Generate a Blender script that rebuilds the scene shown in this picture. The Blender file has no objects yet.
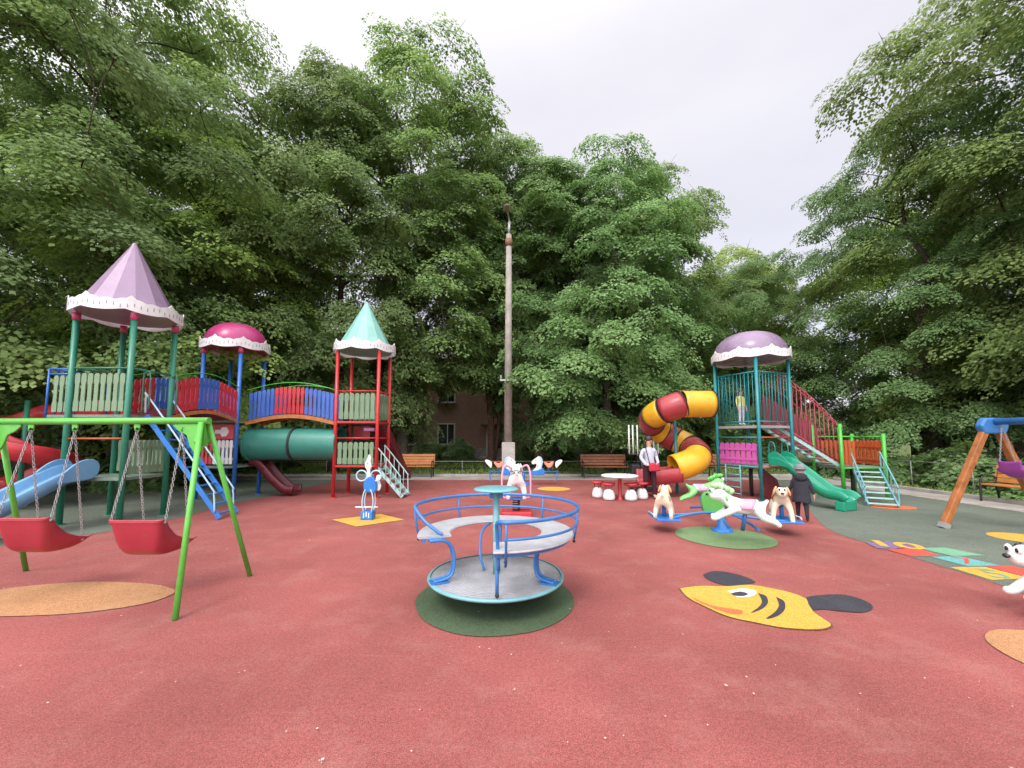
import bpy, bmesh, math, random
import numpy as np
from mathutils import Vector, Matrix, Quaternion
R = math.radians
PI = math.pi
sc = bpy.context.scene
col = sc.collection
V = Vector
random.seed(7)

# ------------------------------------------------------------------ camera
CAM_H, FPX, PITCH, CY = 1.65, 400.0, R(4.5), 405.5
cd = bpy.data.cameras.new('camera')
cam = bpy.data.objects.new('camera', cd); col.objects.link(cam)
cam.location = (0, 0, CAM_H); cam.rotation_euler = (R(90) + PITCH, 0, 0)
cd.sensor_fit = 'HORIZONTAL'; cd.sensor_width = 36.0; cd.lens = 36.0 * FPX / 1024.0
cd.shift_y = (CY - 384.0) / 1024.0
cd.clip_start = 0.05; cd.clip_end = 2000
sc.camera = cam

def ray(px, py):
    xc, yc = (px - 512) / FPX, -(py - CY) / FPX
    return V((xc, math.cos(PITCH) - yc * math.sin(PITCH), math.sin(PITCH) + yc * math.cos(PITCH)))
def G(px, py, z=0.0):
    """the ground point seen at a pixel of the photograph"""
    d = ray(px, py); t = (z - CAM_H) / d.z
    return V((d.x * t, d.y * t, z))

# ------------------------------------------------------------------ materials
MATS = {}
def nd(nt, t, x=0, y=0, **kw):
    n = nt.nodes.new(t); n.location = (x, y)
    for k, v in kw.items(): setattr(n, k, v)
    return n
def mat(name, rgb, rough=0.4, var=0.12, scale=6.0, bump=0.0, bscale=120.0, metal=0.0, coat=0.0, dirt=0.0, spec=0.5, detail=5.0):
    """procedural paint / plastic / wood: base colour broken up by noise, worn roughness, fine bump"""
    if name in MATS: return MATS[name]
    m = bpy.data.materials.new(name); m.use_nodes = True; nt = m.node_tree
    b = nt.nodes['Principled BSDF']
    tc = nd(nt, 'ShaderNodeTexCoord')
    n1 = nd(nt, 'ShaderNodeTexNoise'); n1.inputs['Scale'].default_value = scale; n1.inputs['Detail'].default_value = detail
    n1.inputs['Roughness'].default_value = 0.65
    nt.links.new(tc.outputs['Object'], n1.inputs['Vector'])
    rp = nd(nt, 'ShaderNodeValToRGB')
    lo = tuple(c * (1 - var * 1.5) for c in rgb); hi = tuple(min(1, c * (1 + var) + 0.01 * var) for c in rgb)
    rp.color_ramp.elements[0].position = 0.3; rp.color_ramp.elements[0].color = (*lo, 1)
    rp.color_ramp.elements[1].position = 0.72; rp.color_ramp.elements[1].color = (*hi, 1)
    nt.links.new(n1.outputs['Fac'], rp.inputs['Fac'])
    out = rp.outputs['Color']
    if dirt > 0:
        n2 = nd(nt, 'ShaderNodeTexNoise'); n2.inputs['Scale'].default_value = scale * 3.7; n2.inputs['Detail'].default_value = 8
        n2.inputs['Roughness'].default_value = 0.75
        nt.links.new(tc.outputs['Object'], n2.inputs['Vector'])
        r2 = nd(nt, 'ShaderNodeValToRGB')
        r2.color_ramp.elements[0].position = 0.52; r2.color_ramp.elements[0].color = (0, 0, 0, 1)
        r2.color_ramp.elements[1].position = 0.75; r2.color_ramp.elements[1].color = (dirt, dirt, dirt, 1)
        nt.links.new(n2.outputs['Fac'], r2.inputs['Fac'])
        mx = nd(nt, 'ShaderNodeMixRGB'); mx.inputs['Color2'].default_value = (0.19, 0.165, 0.135, 1)
        nt.links.new(r2.outputs['Color'], mx.inputs['Fac']); nt.links.new(out, mx.inputs['Color1'])
        out = mx.outputs['Color']
    nt.links.new(out, b.inputs['Base Color'])
    mr = nd(nt, 'ShaderNodeMapRange'); mr.inputs['To Min'].default_value = max(0.05, rough - 0.1); mr.inputs['To Max'].default_value = min(1, rough + 0.16)
    nt.links.new(n1.outputs['Fac'], mr.inputs['Value']); nt.links.new(mr.outputs['Result'], b.inputs['Roughness'])
    b.inputs['Metallic'].default_value = metal; b.inputs['Coat Weight'].default_value = coat
    b.inputs['Specular IOR Level'].default_value = spec
    if bump > 0:
        n3 = nd(nt, 'ShaderNodeTexNoise'); n3.inputs['Scale'].default_value = bscale; n3.inputs['Detail'].default_value = 3
        nt.links.new(tc.outputs['Object'], n3.inputs['Vector'])
        bp = nd(nt, 'ShaderNodeBump'); bp.inputs['Strength'].default_value = bump; bp.inputs['Distance'].default_value = 0.01
        nt.links.new(n3.outputs['Fac'], bp.inputs['Height']); nt.links.new(bp.outputs['Normal'], b.inputs['Normal'])
    MATS[name] = m
    return m

def rubber(name, rgb, dust=(0.5, 0.34, 0.28), damt=0.28, patch=0.22):
    """poured rubber granulate: fine speckle, broad worn patches, dusty scuffs"""
    m = bpy.data.materials.new(name); m.use_nodes = True; nt = m.node_tree; b = nt.nodes['Principled BSDF']
    L = nt.links.new
    geo = nd(nt, 'ShaderNodeNewGeometry')
    def noise(s, d=4, r=0.6, stretch=None):
        n = nd(nt, 'ShaderNodeTexNoise'); n.inputs['Scale'].default_value = s; n.inputs['Detail'].default_value = d; n.inputs['Roughness'].default_value = r
        if stretch:
            mp = nd(nt, 'ShaderNodeMapping'); mp.inputs['Scale'].default_value = stretch; mp.inputs['Rotation'].default_value = (0, 0, R(25))
            L(geo.outputs['Position'], mp.inputs['Vector']); L(mp.outputs['Vector'], n.inputs['Vector'])
        else: L(geo.outputs['Position'], n.inputs['Vector'])
        return n.outputs['Fac']
    def ramp(f, p0, p1, c0=(0, 0, 0), c1=(1, 1, 1)):
        r = nd(nt, 'ShaderNodeValToRGB'); r.color_ramp.elements[0].position = p0; r.color_ramp.elements[1].position = p1
        r.color_ramp.elements[0].color = (*c0, 1); r.color_ramp.elements[1].color = (*c1, 1); L(f, r.inputs['Fac']); return r.outputs['Color']
    def mix(f, a, c, t='MIX'):
        x = nd(nt, 'ShaderNodeMixRGB', blend_type=t)
        for s, k in ((f, 'Fac'), (a, 'Color1'), (c, 'Color2')):
            if isinstance(s, (int, float)): x.inputs[k].default_value = s
            elif isinstance(s, tuple): x.inputs[k].default_value = (*s, 1)
            else: L(s, x.inputs[k])
        return x.outputs['Color']
    base = ramp(noise(0.55, 6, 0.6), 0.3, 0.7, tuple(c * (1 - patch) for c in rgb), tuple(min(1, c * (1 + patch * 0.7)) for c in rgb))
    gran = ramp(noise(130, 2, 0.6), 0.32, 0.68, (0.55,) * 3, (1.4,) * 3)
    c1 = mix(1.0, base, gran, 'MULTIPLY')
    gran2 = ramp(noise(38, 3, 0.7), 0.3, 0.7, (0.76,) * 3, (1.18,) * 3)
    c1 = mix(1.0, c1, gran2, 'MULTIPLY')
    d1 = ramp(noise(1.7, 9, 0.72), 0.5, 0.78, (0, 0, 0), (damt,) * 3)
    c2 = mix(d1, c1, dust)
    d2 = ramp(noise(2.4, 6, 0.7, (0.35, 3.0, 1)), 0.6, 0.72, (0, 0, 0), (damt * 0.4,) * 3)
    c3 = mix(d2, c2, dust)
    d3 = ramp(noise(3.3, 7, 0.75), 0.6, 0.8, (0, 0, 0), (0.3,) * 3)
    c4 = mix(d3, c3, tuple(c * 0.45 for c in rgb))
    L(c4, b.inputs['Base Color'])
    b.inputs['Roughness'].default_value = 0.86; b.inputs['Specular IOR Level'].default_value = 0.3
    bp = nd(nt, 'ShaderNodeBump'); bp.inputs['Strength'].default_value = 0.5; bp.inputs['Distance'].default_value = 0.006
    L(noise(150, 2, 0.6), bp.inputs['Height']); L(bp.outputs['Normal'], b.inputs['Normal'])
    MATS[name] = m
    return m

# ------------------------------------------------------------------ objects
def tag(o, label=None, cat=None, group=None, kind=None):
    if label: o['label'] = label
    if cat: o['category'] = cat
    if group: o['group'] = group
    if kind: o['kind'] = kind
    return o
def thing(name, label, cat, loc=(0, 0, 0), group=None):
    o = bpy.data.objects.new(name, None); col.objects.link(o); o.location = loc; o.empty_display_size = 0.2
    return tag(o, label, cat, group)
def origin_of(o):
    p = V((0, 0, 0))
    while o is not None: p += o.location; o = o.parent
    return p
def link_mesh(name, me, mats, parent=None):
    o = bpy.data.objects.new(name, me); col.objects.link(o)
    for m in (mats if isinstance(mats, (list, tuple)) else [mats]): me.materials.append(m)
    if parent is not None: o.parent = parent
    return o
def copy_tree(o, parent=None):
    c = o.copy(); col.objects.link(c)
    if parent is not None: c.parent = parent
    for ch in list(o.children): copy_tree(ch, c)
    return c

def frames(pts, closed=False, up=None):
    pts = [V(p) for p in pts]; n = len(pts); T = []
    for i in range(n):
        if closed: d = pts[(i + 1) % n] - pts[i - 1]
        else: d = pts[min(i + 1, n - 1)] - pts[max(i - 1, 0)]
        T.append(d.normalized())
    out = []
    if up is not None:
        for t in T:
            s = t.cross(V(up)).normalized(); u = s.cross(t).normalized(); out.append((s, u))
        return pts, T, out
    ref = V((0, 0, 1)) if abs(T[0].z) < 0.9 else V((1, 0, 0))
    s = T[0].cross(ref).normalized()
    for t in T:
        s = (s - t * s.dot(t)).normalized(); out.append((s, t.cross(s).normalized()))
    return pts, T, out

class MB:
    def __init__(self): self.v = []; self.f = []; self.s = []; self.m = []
    def add(self, vs, fs, smooth=False, mi=0):
        k = len(self.v); self.v += [V(p) for p in vs]
        for f in fs: self.f.append([i + k for i in f]); self.s.append(smooth); self.m.append(mi)
        return self
    def box(self, c, size, rot=None, mi=0):
        x, y, z = (a / 2 for a in size); c = V(c); vs = []
        for sx in (-1, 1):
            for sy in (-1, 1):
                for sz in (-1, 1):
                    p = V((sx * x, sy * y, sz * z))
                    if rot is not None: p = rot @ p
                    vs.append(p + c)
        return self.add(vs, [(0, 1, 3, 2), (4, 6, 7, 5), (0, 4, 5, 1), (2, 3, 7, 6), (0, 2, 6, 4), (1, 5, 7, 3)], mi=mi)
    def beam(self, a, b, w, h, up=(0, 0, 1), mi=0):
        return self.sweep([a, b], [(-w / 2, -h / 2), (w / 2, -h / 2), (w / 2, h / 2), (-w / 2, h / 2)], up=up, mi=mi)
    def sweep(self, pts, sec, up=(0, 0, 1), closed=False, smooth=False, mi=0, caps=True):
        pts, T, fr = frames(pts, closed, up); n, k = len(pts), len(sec); vs = []
        for p, (s, u) in zip(pts, fr):
            for a, b in sec: vs.append(p + s * a + u * b)
        fs = []
        for i in range(n if closed else n - 1):
            j = (i + 1) % n
            for q in range(k):
                r = (q + 1) % k; fs.append((i * k + q, j * k + q, j * k + r, i * k + r))
        self.add(vs, fs, smooth, mi)
        if not closed and caps: self.add(vs[:k], [tuple(range(k))], mi=mi); self.add(vs[-k:], [tuple(reversed(range(k)))], mi=mi)
        return self
    def tube(self, pts, r, n=8, closed=False, caps=True, mi=0):
        pts, T, fr = frames(pts, closed); m = len(pts); rs = r if isinstance(r, (list, tuple)) else [r] * m; vs = []
        for p, (s, u), rr in zip(pts, fr, rs):
            for q in range(n):
                a = 2 * PI * q / n; vs.append(p + (s * math.cos(a) + u * math.sin(a)) * rr)
        fs = []
        for i in range(m if closed else m - 1):
            j = (i + 1) % m
            for q in range(n):
                w = (q + 1) % n; fs.append((i * n + q, i * n + w, j * n + w, j * n + q))
        self.add(vs, fs, True, mi)
        if caps and not closed: self.add(vs[:n], [tuple(reversed(range(n)))], mi=mi); self.add(vs[-n:], [tuple(range(n))], mi=mi)
        return self
    def lathe(self, prof, c=(0, 0, 0), n=24, smooth=True, a0=0.0, mi=0, rot=None):
        c = V(c); vs = []; k = len(prof)
        for i in range(n):
            a = a0 + 2 * PI * i / n
            for r, z in prof:
                p = V((r * math.cos(a), r * math.sin(a), z))
                if rot is not None: p = rot @ p
                vs.append(c + p)
        fs = []
        for i in range(n):
            j = (i + 1) % n
            for q in range(k - 1): fs.append((i * k + q, j * k + q, j * k + q + 1, i * k + q + 1))
        return self.add(vs, fs, smooth, mi)
    def prism(self, poly, o, ux, uy, thick, mi=0):
        """2D outline in the plane (o, ux, uy), given a real thickness along the normal"""
        o, ux, uy = V(o), V(ux).normalized(), V(uy).normalized(); nn = ux.cross(uy).normalized(); k = len(poly)
        a = [o + ux * p[0] + uy * p[1] + nn * (thick / 2) for p in poly]; b = [p - nn * thick for p in a]
        fs = [tuple(range(k)), tuple(reversed(range(k, 2 * k)))]
        for q in range(k):
            r = (q + 1) % k; fs.append((q, k + q, k + r, r))
        return self.add(a + b, fs, mi=mi)
    def ell(self, c, rad, rot=None, n=14, mi=0):
        c = V(c); vs = []; rings = max(5, n // 2); fs = []
        for i in range(rings + 1):
            th = PI * i / rings
            for q in range(n):
                a = 2 * PI * q / n
                p = V((rad[0] * math.sin(th) * math.cos(a), rad[1] * math.sin(th) * math.sin(a), rad[2] * math.cos(th)))
                if rot is not None: p = rot @ p
                vs.append(c + p)
        for i in range(rings):
            for q in range(n):
                w = (q + 1) % n; fs.append((i * n + q, (i + 1) * n + q, (i + 1) * n + w, i * n + w))
        return self.add(vs, fs, True, mi)
    def build(self, name, m, parent=None, bevel=0.0, local=False):
        off = V((0, 0, 0)) if local or parent is None else origin_of(parent)
        me = bpy.data.meshes.new(name)
        me.from_pydata([p - off for p in self.v], [], self.f)
        me.polygons.foreach_set('use_smooth', self.s); me.polygons.foreach_set('material_index', self.m)
        me.validate(); me.update()
        o = link_mesh(name, me, m, parent)
        bm = bmesh.new(); bm.from_mesh(me); bmesh.ops.remove_doubles(bm, verts=bm.verts, dist=1e-5)
        bmesh.ops.recalc_face_normals(bm, faces=bm.faces); bm.to_mesh(me); bm.free()
        if bevel:
            md = o.modifiers.new('edge', 'BEVEL'); md.width = bevel; md.segments = 2; md.limit_method = 'ANGLE'; md.angle_limit = R(50)
        return o

def arc(c, r, a0, a1, z, n=24):
    return [V((c[0] + r * math.cos(R(a0 + (a1 - a0) * i / n)), c[1] + r * math.sin(R(a0 + (a1 - a0) * i / n)), z)) for i in range(n + 1)]
def spline(P, n=6):
    """Catmull-Rom through the points"""
    P = [V(p) for p in P]; out = []
    for i in range(len(P) - 1):
        a, b, c, d = P[max(i - 1, 0)], P[i], P[i + 1], P[min(i + 2, len(P) - 1)]
        for k in range(n):
            t = k / n
            out.append(0.5 * (2 * b + (c - a) * t + (2 * a - 5 * b + 4 * c - d) * t * t + (3 * b - a - 3 * c + d) * t ** 3))
    out.append(P[-1]); return out

def skin(joints, edges, root, sub=2):
    """one continuous body surface grown round a skeleton: joints {name: (pos, radius)}"""
    names = list(joints); me = bpy.data.meshes.new('skeleton')
    me.from_pydata([joints[k][0] for k in names], [(names.index(a), names.index(b)) for a, b in edges], [])
    o = bpy.data.objects.new('skeleton', me); col.objects.link(o)
    o.modifiers.new('skin', 'SKIN').use_smooth_shade = True
    for i, k in enumerate(names):
        r = joints[k][1]; sv = me.skin_vertices[0].data[i]
        sv.radius = r if isinstance(r, tuple) else (r, r); sv.use_root = (k == root)
    if sub:
        s = o.modifiers.new('sub', 'SUBSURF'); s.levels = s.render_levels = sub
    dg = bpy.context.evaluated_depsgraph_get()
    out = bpy.data.meshes.new_from_object(o.evaluated_get(dg)); out.name = 'body'
    bpy.data.objects.remove(o); bpy.data.meshes.remove(me)
    out.materials.clear()
    out.polygons.foreach_set('use_smooth', [True] * len(out.polygons))
    return out
def paint(me, fn):
    for p in me.polygons: p.material_index = fn(p.center)

def flat(name, outline, z, m, parent=None, off=None):
    me = bpy.data.meshes.new(name); off = origin_of(parent) if parent is not None else V((0, 0, 0))
    me.from_pydata([V((p[0], p[1], z)) - off for p in outline], [], [list(range(len(outline)))]); me.update()
    o = link_mesh(name, me, m, parent)
    if me.polygons[0].normal.z < 0: me.flip_normals()
    return o
def circle(c, rx, ry=None, n=48, wob=0.0, rot=0.0, seed=1):
    rnd = random.Random(seed); ph = [rnd.uniform(0, 6.28) for _ in range(3)]; out = []
    for i in range(n):
        a = 2 * PI * i / n; k = 1 + wob * (math.sin(3 * a + ph[0]) + 0.6 * math.sin(5 * a + ph[1]) + 0.4 * math.sin(9 * a + ph[2]))
        x, y = rx * k * math.cos(a), (ry or rx) * k * math.sin(a)
        out.append((c[0] + x * math.cos(rot) - y * math.sin(rot), c[1] + x * math.sin(rot) + y * math.cos(rot)))
    return out
# ------------------------------------------------------------------ sky, sun, exposure
SUN_EL, SUN_AZ = R(50), R(205)
SKY_GLOW = 1.35
w = bpy.data.worlds.new('World'); sc.world = w; w.use_nodes = True; nt = w.node_tree; nt.nodes.clear()
L = nt.links.new
sky = nd(nt, 'ShaderNodeTexSky', sky_type='NISHITA', sun_disc=False); sky.sun_elevation = SUN_EL; sky.sun_rotation = SUN_AZ
bg1 = nd(nt, 'ShaderNodeBackground'); bg1.inputs['Strength'].default_value = 0.03; L(sky.outputs['Color'], bg1.inputs['Color'])
# overcast veil: brighter towards the zenith (CIE overcast sky), soft cloud texture
tc = nd(nt, 'ShaderNodeTexCoord'); sep = nd(nt, 'ShaderNodeSeparateXYZ'); L(tc.outputs['Generated'], sep.inputs['Vector'])
cl = nd(nt, 'ShaderNodeMath', operation='MAXIMUM'); cl.inputs[1].default_value = 0.0; L(sep.outputs['Z'], cl.inputs[0])
ma = nd(nt, 'ShaderNodeMath', operation='MULTIPLY_ADD'); ma.inputs[1].default_value = 0.10; ma.inputs[2].default_value = 0.50; L(cl.outputs[0], ma.inputs[0])
mp = nd(nt, 'ShaderNodeMapping'); mp.inputs['Scale'].default_value = (1.3, 1.3, 4.0); L(tc.outputs['Generated'], mp.inputs['Vector'])
nz = nd(nt, 'ShaderNodeTexNoise'); nz.inputs['Scale'].default_value = 1.6; nz.inputs['Detail'].default_value = 5; nz.inputs['Roughness'].default_value = 0.5
L(mp.outputs['Vector'], nz.inputs['Vector'])
rp = nd(nt, 'ShaderNodeValToRGB'); rp.color_ramp.elements[0].position = 0.3; rp.color_ramp.elements[0].color = (0.87, 0.83, 0.88, 1)
rp.color_ramp.elements[1].position = 0.7; rp.color_ramp.elements[1].color = (0.98, 0.94, 0.97, 1)
L(nz.outputs['Fac'], rp.inputs['Fac'])
bg2 = nd(nt, 'ShaderNodeBackground'); L(rp.outputs['Color'], bg2.inputs['Color']); 
# the veil is thinnest round the sun, behind the camera: a broad bright region there
dp = nd(nt, 'ShaderNodeVectorMath', operation='DOT_PRODUCT'); L(tc.outputs['Generated'], dp.inputs[0]); dp.inputs[1].default_value = (math.sin(SUN_AZ) * math.cos(SUN_EL), math.cos(SUN_AZ) * math.cos(SUN_EL), math.sin(SUN_EL))
gm = nd(nt, 'ShaderNodeMapRange', interpolation_type='SMOOTHSTEP'); gm.inputs['From Min'].default_value = 0.05; gm.inputs['From Max'].default_value = 0.95; gm.inputs['To Min'].default_value = 0.0; gm.inputs['To Max'].default_value = SKY_GLOW
L(dp.outputs['Value'], gm.inputs['Value'])
ms = nd(nt, 'ShaderNodeMath', operation='ADD'); L(gm.outputs['Result'], ms.inputs[1]); L(ma.outputs[0], ms.inputs[0]); L(ms.outputs[0], bg2.inputs['Strength'])
ad = nd(nt, 'ShaderNodeAddShader'); L(bg1.outputs[0], ad.inputs[0]); L(bg2.outputs[0], ad.inputs[1])
wo = nd(nt, 'ShaderNodeOutputWorld'); L(ad.outputs[0], wo.inputs['Surface'])
sd = bpy.data.lights.new('sun', 'SUN'); sd.energy = 1.2; sd.angle = R(18); sd.color = (1.0, 0.97, 0.92)
so = bpy.data.objects.new('sun', sd); col.objects.link(so)
# from behind the camera, high: shadows fall softly away
dvec = V((math.sin(SUN_AZ) * math.cos(SUN_EL), math.cos(SUN_AZ) * math.cos(SUN_EL), math.sin(SUN_EL)))
so.rotation_euler = dvec.to_track_quat('Z', 'Y').to_euler()
vs = sc.view_settings; vs.view_transform = 'Standard'; vs.look = 'None'; vs.gamma = 1.0; vs.use_curve_mapping = False; vs.exposure = 0.66
sc.cycles.max_bounces = 5; sc.cycles.diffuse_bounces = 3; sc.cycles.transmission_bounces = 2; sc.cycles.glossy_bounces = 2; sc.cycles.use_adaptive_sampling = True; sc.cycles.adaptive_threshold = 0.03; sc.cycles.transparent_max_bounces = 6; sc.cycles.use_denoising = True

# ------------------------------------------------------------------ ground
def lawn_mat():
    m = bpy.data.materials.new('lawn'); m.use_nodes = True; nt = m.node_tree; b = nt.nodes['Principled BSDF']; L = nt.links.new
    g = nd(nt, 'ShaderNodeNewGeometry')
    n1 = nd(nt, 'ShaderNodeTexNoise'); n1.inputs['Scale'].default_value = 0.5; n1.inputs['Detail'].default_value = 8; n1.inputs['Roughness'].default_value = 0.7
    n2 = nd(nt, 'ShaderNodeTexNoise'); n2.inputs['Scale'].default_value = 25; n2.inputs['Detail'].default_value = 4
    L(g.outputs['Position'], n1.inputs['Vector']); L(g.outputs['Position'], n2.inputs['Vector'])
    r1 = nd(nt, 'ShaderNodeValToRGB'); e = r1.color_ramp.elements
    e[0].position = 0.32; e[0].color = (0.13, 0.10, 0.065, 1); e[1].position = 0.6; e[1].color = (0.095, 0.135, 0.04, 1)
    L(n1.outputs['Fac'], r1.inputs['Fac'])
    r2 = nd(nt, 'ShaderNodeValToRGB'); r2.color_ramp.elements[0].color = (0.6, 0.6, 0.6, 1); r2.color_ramp.elements[1].color = (1.35, 1.35, 1.2, 1)
    L(n2.outputs['Fac'], r2.inputs['Fac'])
    x = nd(nt, 'ShaderNodeMixRGB', blend_type='MULTIPLY'); x.inputs['Fac'].default_value = 1; L(r1.outputs['Color'], x.inputs['Color1']); L(r2.outputs['Color'], x.inputs['Color2'])
    L(x.outputs['Color'], b.inputs['Base Color']); b.inputs['Roughness'].default_value = 0.95; b.inputs['Specular IOR Level'].default_value = 0.1
    bp = nd(nt, 'ShaderNodeBump'); bp.inputs['Strength'].default_value = 0.8; bp.inputs['Distance'].default_value = 0.05; L(n2.outputs['Fac'], bp.inputs['Height']); L(bp.outputs['Normal'], b.inputs['Normal'])
    return m
RED = rubber('red_rubber', (0.308, 0.089, 0.079), dust=(0.42, 0.23, 0.19), damt=0.36, patch=0.26)
GREEN = rubber('green_rubber', (0.135, 0.160, 0.125), dust=(0.30, 0.30, 0.25), damt=0.22)
LGREEN = rubber('light_green_rubber', (0.17, 0.27, 0.12), dust=(0.4, 0.42, 0.3), damt=0.2)
DGREEN = rubber('dark_green_rubber', (0.075, 0.115, 0.06), dust=(0.2, 0.25, 0.16), damt=0.2)
OCHRE = rubber('ochre_rubber', (0.44, 0.225, 0.105), dust=(0.62, 0.42, 0.25), damt=0.3)
YELLOW = rubber('yellow_rubber', (0.62, 0.36, 0.06), dust=(0.7, 0.55, 0.25), damt=0.15, patch=0.08)
CHAR = rubber('charcoal_rubber', (0.045, 0.045, 0.055), dust=(0.15, 0.14, 0.15), damt=0.2)
WHITER = rubber('white_rubber', (0.75, 0.74, 0.70), dust=(0.6, 0.55, 0.5), damt=0.15, patch=0.05)
ORANGER = rubber('orange_rubber', (0.65, 0.16, 0.06), dust=(0.6, 0.35, 0.25), damt=0.15)
TEALR = rubber('teal_rubber', (0.13, 0.38, 0.36), dust=(0.4, 0.45, 0.4), damt=0.2)
MINTR = rubber('mint_rubber', (0.16, 0.36, 0.22), dust=(0.4, 0.42, 0.35), damt=0.2)
PURPR = rubber('purple_rubber', (0.20, 0.14, 0.26), dust=(0.4, 0.3, 0.4), damt=0.2)
REDR = rubber('bright_red_rubber', (0.58, 0.085, 0.06), dust=(0.6, 0.35, 0.3), damt=0.15)
CONC = mat('concrete', (0.40, 0.37, 0.34), 0.9, var=0.18, scale=3.0, bump=0.4, bscale=60, dirt=0.4, spec=0.2)

def sheet(name, x0, x1, y0, y1, z, m, n=1):
    me = bpy.data.meshes.new(name); me.from_pydata([(x0, y0, z), (x1, y0, z), (x1, y1, z), (x0, y1, z)], [], [(0, 1, 2, 3)]); me.update()
    return tag(link_mesh(name, me, m), kind='structure')
sheet('ground', -700, 700, -500, 900, -0.05, lawn_mat())
XL, XR, YB, YF = -15.0, 11.2, 15.6, -6.0
sheet('playground_surface', XL, XR, YF, YB, 0.0, RED)
# pale path round the rubber, with its kerbs
PATHM = mat('path_concrete', (0.36, 0.33, 0.29), 0.92, var=0.2, scale=1.5, bump=0.4, bscale=40, dirt=0.45, spec=0.15)
p = MB(); p.box(((XL + XR) / 2 - 0.0, YB + 0.65, -0.055), (XR - XL + 2.6, 1.3, 0.13)); p.box((XR + 0.55, (YB + YF) / 2 - 0.005, -0.055), (1.1, YB - YF - 0.01, 0.13)); p.box((XL - 0.65, (YB + YF) / 2 - 0.005, -0.055), (1.3, YB - YF - 0.01, 0.13))
tag(p.build('path', PATHM), kind='structure')
k = MB(); k.box((XR + 1.22, (YB + YF) / 2, 0.0), (0.1, YB - YF, 0.2)); k.box(((XL + XR) / 2, YB + 1.36, 0.0), (XR - XL + 2.6, 0.1, 0.2)); k.box((XL - 1.36, (YB + YF) / 2, 0.0), (0.1, YB - YF, 0.2))
tag(k.build('kerb', CONC, bevel=0.012), kind='structure')

# the green rubber areas
def smooth_outline(P, n=8): return [(q.x, q.y) for q in spline([V((a, b, 0)) for a, b in P], n)]
lg = smooth_outline([tuple(G(a, b).xy) for a, b in ((-60, 551), (0, 546), (60, 539), (112, 531), (160, 522), (205, 511), (240, 502), (274, 496), (310, 487), (345, 479.5))])
lg = [(-14.98, lg[0][1] - 0.3)] + lg + [(lg[-1][0] + 0.3, YB - 0.02), (-14.98, YB - 0.02)]
tag(flat('green_rubber_area', lg, 0.004, GREEN), kind='structure')
rg = smooth_outline([tuple(G(a, b).xy) for a, b in ((757, 480), (790, 490), (806, 502), (812, 514), (830, 530), (872, 545), (930, 563), (985, 580), (1040, 600), (1130, 640))])
rg = rg + [(XR - 0.02, rg[-1][1]), (XR - 0.02, YB - 0.02), (rg[0][0] - 0.05, YB - 0.02)]
tag(flat('green_rubber_area', rg, 0.004, GREEN), kind='structure')
def patch(name, out, m, z=0.008): return tag(flat(name, out, z, m), kind='structure')
patch('round_rubber_patch', circle((-0.175, 4.25), 0.805, wob=0.008), DGREEN)
patch('round_rubber_patch', circle(tuple(G(724, 537).xy), 0.75, wob=0.008), LGREEN)
patch('oval_rubber_patch', circle((-4.6, 4.26), 1.04, 0.44, wob=0.015), OCHRE)
patch('round_rubber_patch', circle((4.25, 3.05), 0.52, wob=0.01), OCHRE)
patch('round_rubber_patch', circle((1.33, 12.9), 0.52), YELLOW)
patch('round_rubber_patch', circle((-0.75, 13.0), 0.5), DGREEN)
patch('round_rubber_patch', circle((8.95, 9.55), 0.48, 0.3), ORANGER)
patch('round_rubber_patch', circle((8.35, 6.65), 0.42), YELLOW)
patch('diamond_rubber_patch', [tuple(G(a, b).xy) for a, b in ((332, 520), (356, 527), (404, 520), (381, 514.3))], YELLOW)

# hopscotch: slanting tiles with painted numbers
hop = thing('hopscotch_court', 'row of coloured hopscotch tiles with painted numbers along the edge of the green rubber', 'hopscotch', (6.5, 5.6, 0))
def tile(pix, m, num, nm, nsz, npx, stretch=1.6):
    t = flat('tile', [tuple(G(a, b).xy) for a, b in pix], 0.009, m, hop)
    if num:
        c = bpy.data.curves.new('numeral', 'FONT'); c.body = num; c.size = nsz; c.align_x = 'CENTER'; c.align_y = 'CENTER'; c.extrude = 0.0; c.offset = 0.012 if num == '10' else 0.0
        o = bpy.data.objects.new('numeral', c); col.objects.link(o)
        me = bpy.data.meshes.new_from_object(o.evaluated_get(bpy.context.evaluated_depsgraph_get())); bpy.data.objects.remove(o)
        o = link_mesh('numeral', me, nm, t); q = G(*npx)
        o.location = V((q.x, q.y, 0.0125)) - hop.location; o.rotation_euler = (0, 0, R(-25)); o.scale = (stretch, 1.3, 1)
tile(((866, 543.3), (889, 542), (925, 546.2), (899, 549.5), (878, 549)), PURPR, '10', YELLOW, 0.42, (895, 545.6))
tile(((886, 550), (914, 547.5), (941, 556.5), (911, 556.8)), REDR, None, YELLOW, 0.3, (910, 552))
tile(((917, 548.5), (945, 548.2), (985, 556), (953, 556.6)), MINTR, None, YELLOW, 0.3, (945, 552))
tile(((931, 557.3), (960, 557), (1001, 566.3), (968, 567)), TEALR, '7', REDR, 0.34, (966, 561.8), 1.2)
tile(((950, 567.8), (985, 567.4), (1030, 579), (992, 580.8)), YELLOW, '5', MINTR, 0.4, (995, 575), 1.2)
tile(((986, 567), (1012, 566.5), (1062, 578), (1030, 578.5)), REDR, None, YELLOW, 0.3, (1000, 570))
tile(((1014, 581), (1052, 580.5), (1105, 596), (1060, 597)), MINTR, '3', YELLOW, 0.4, (1060, 588), 1.2)

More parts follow.
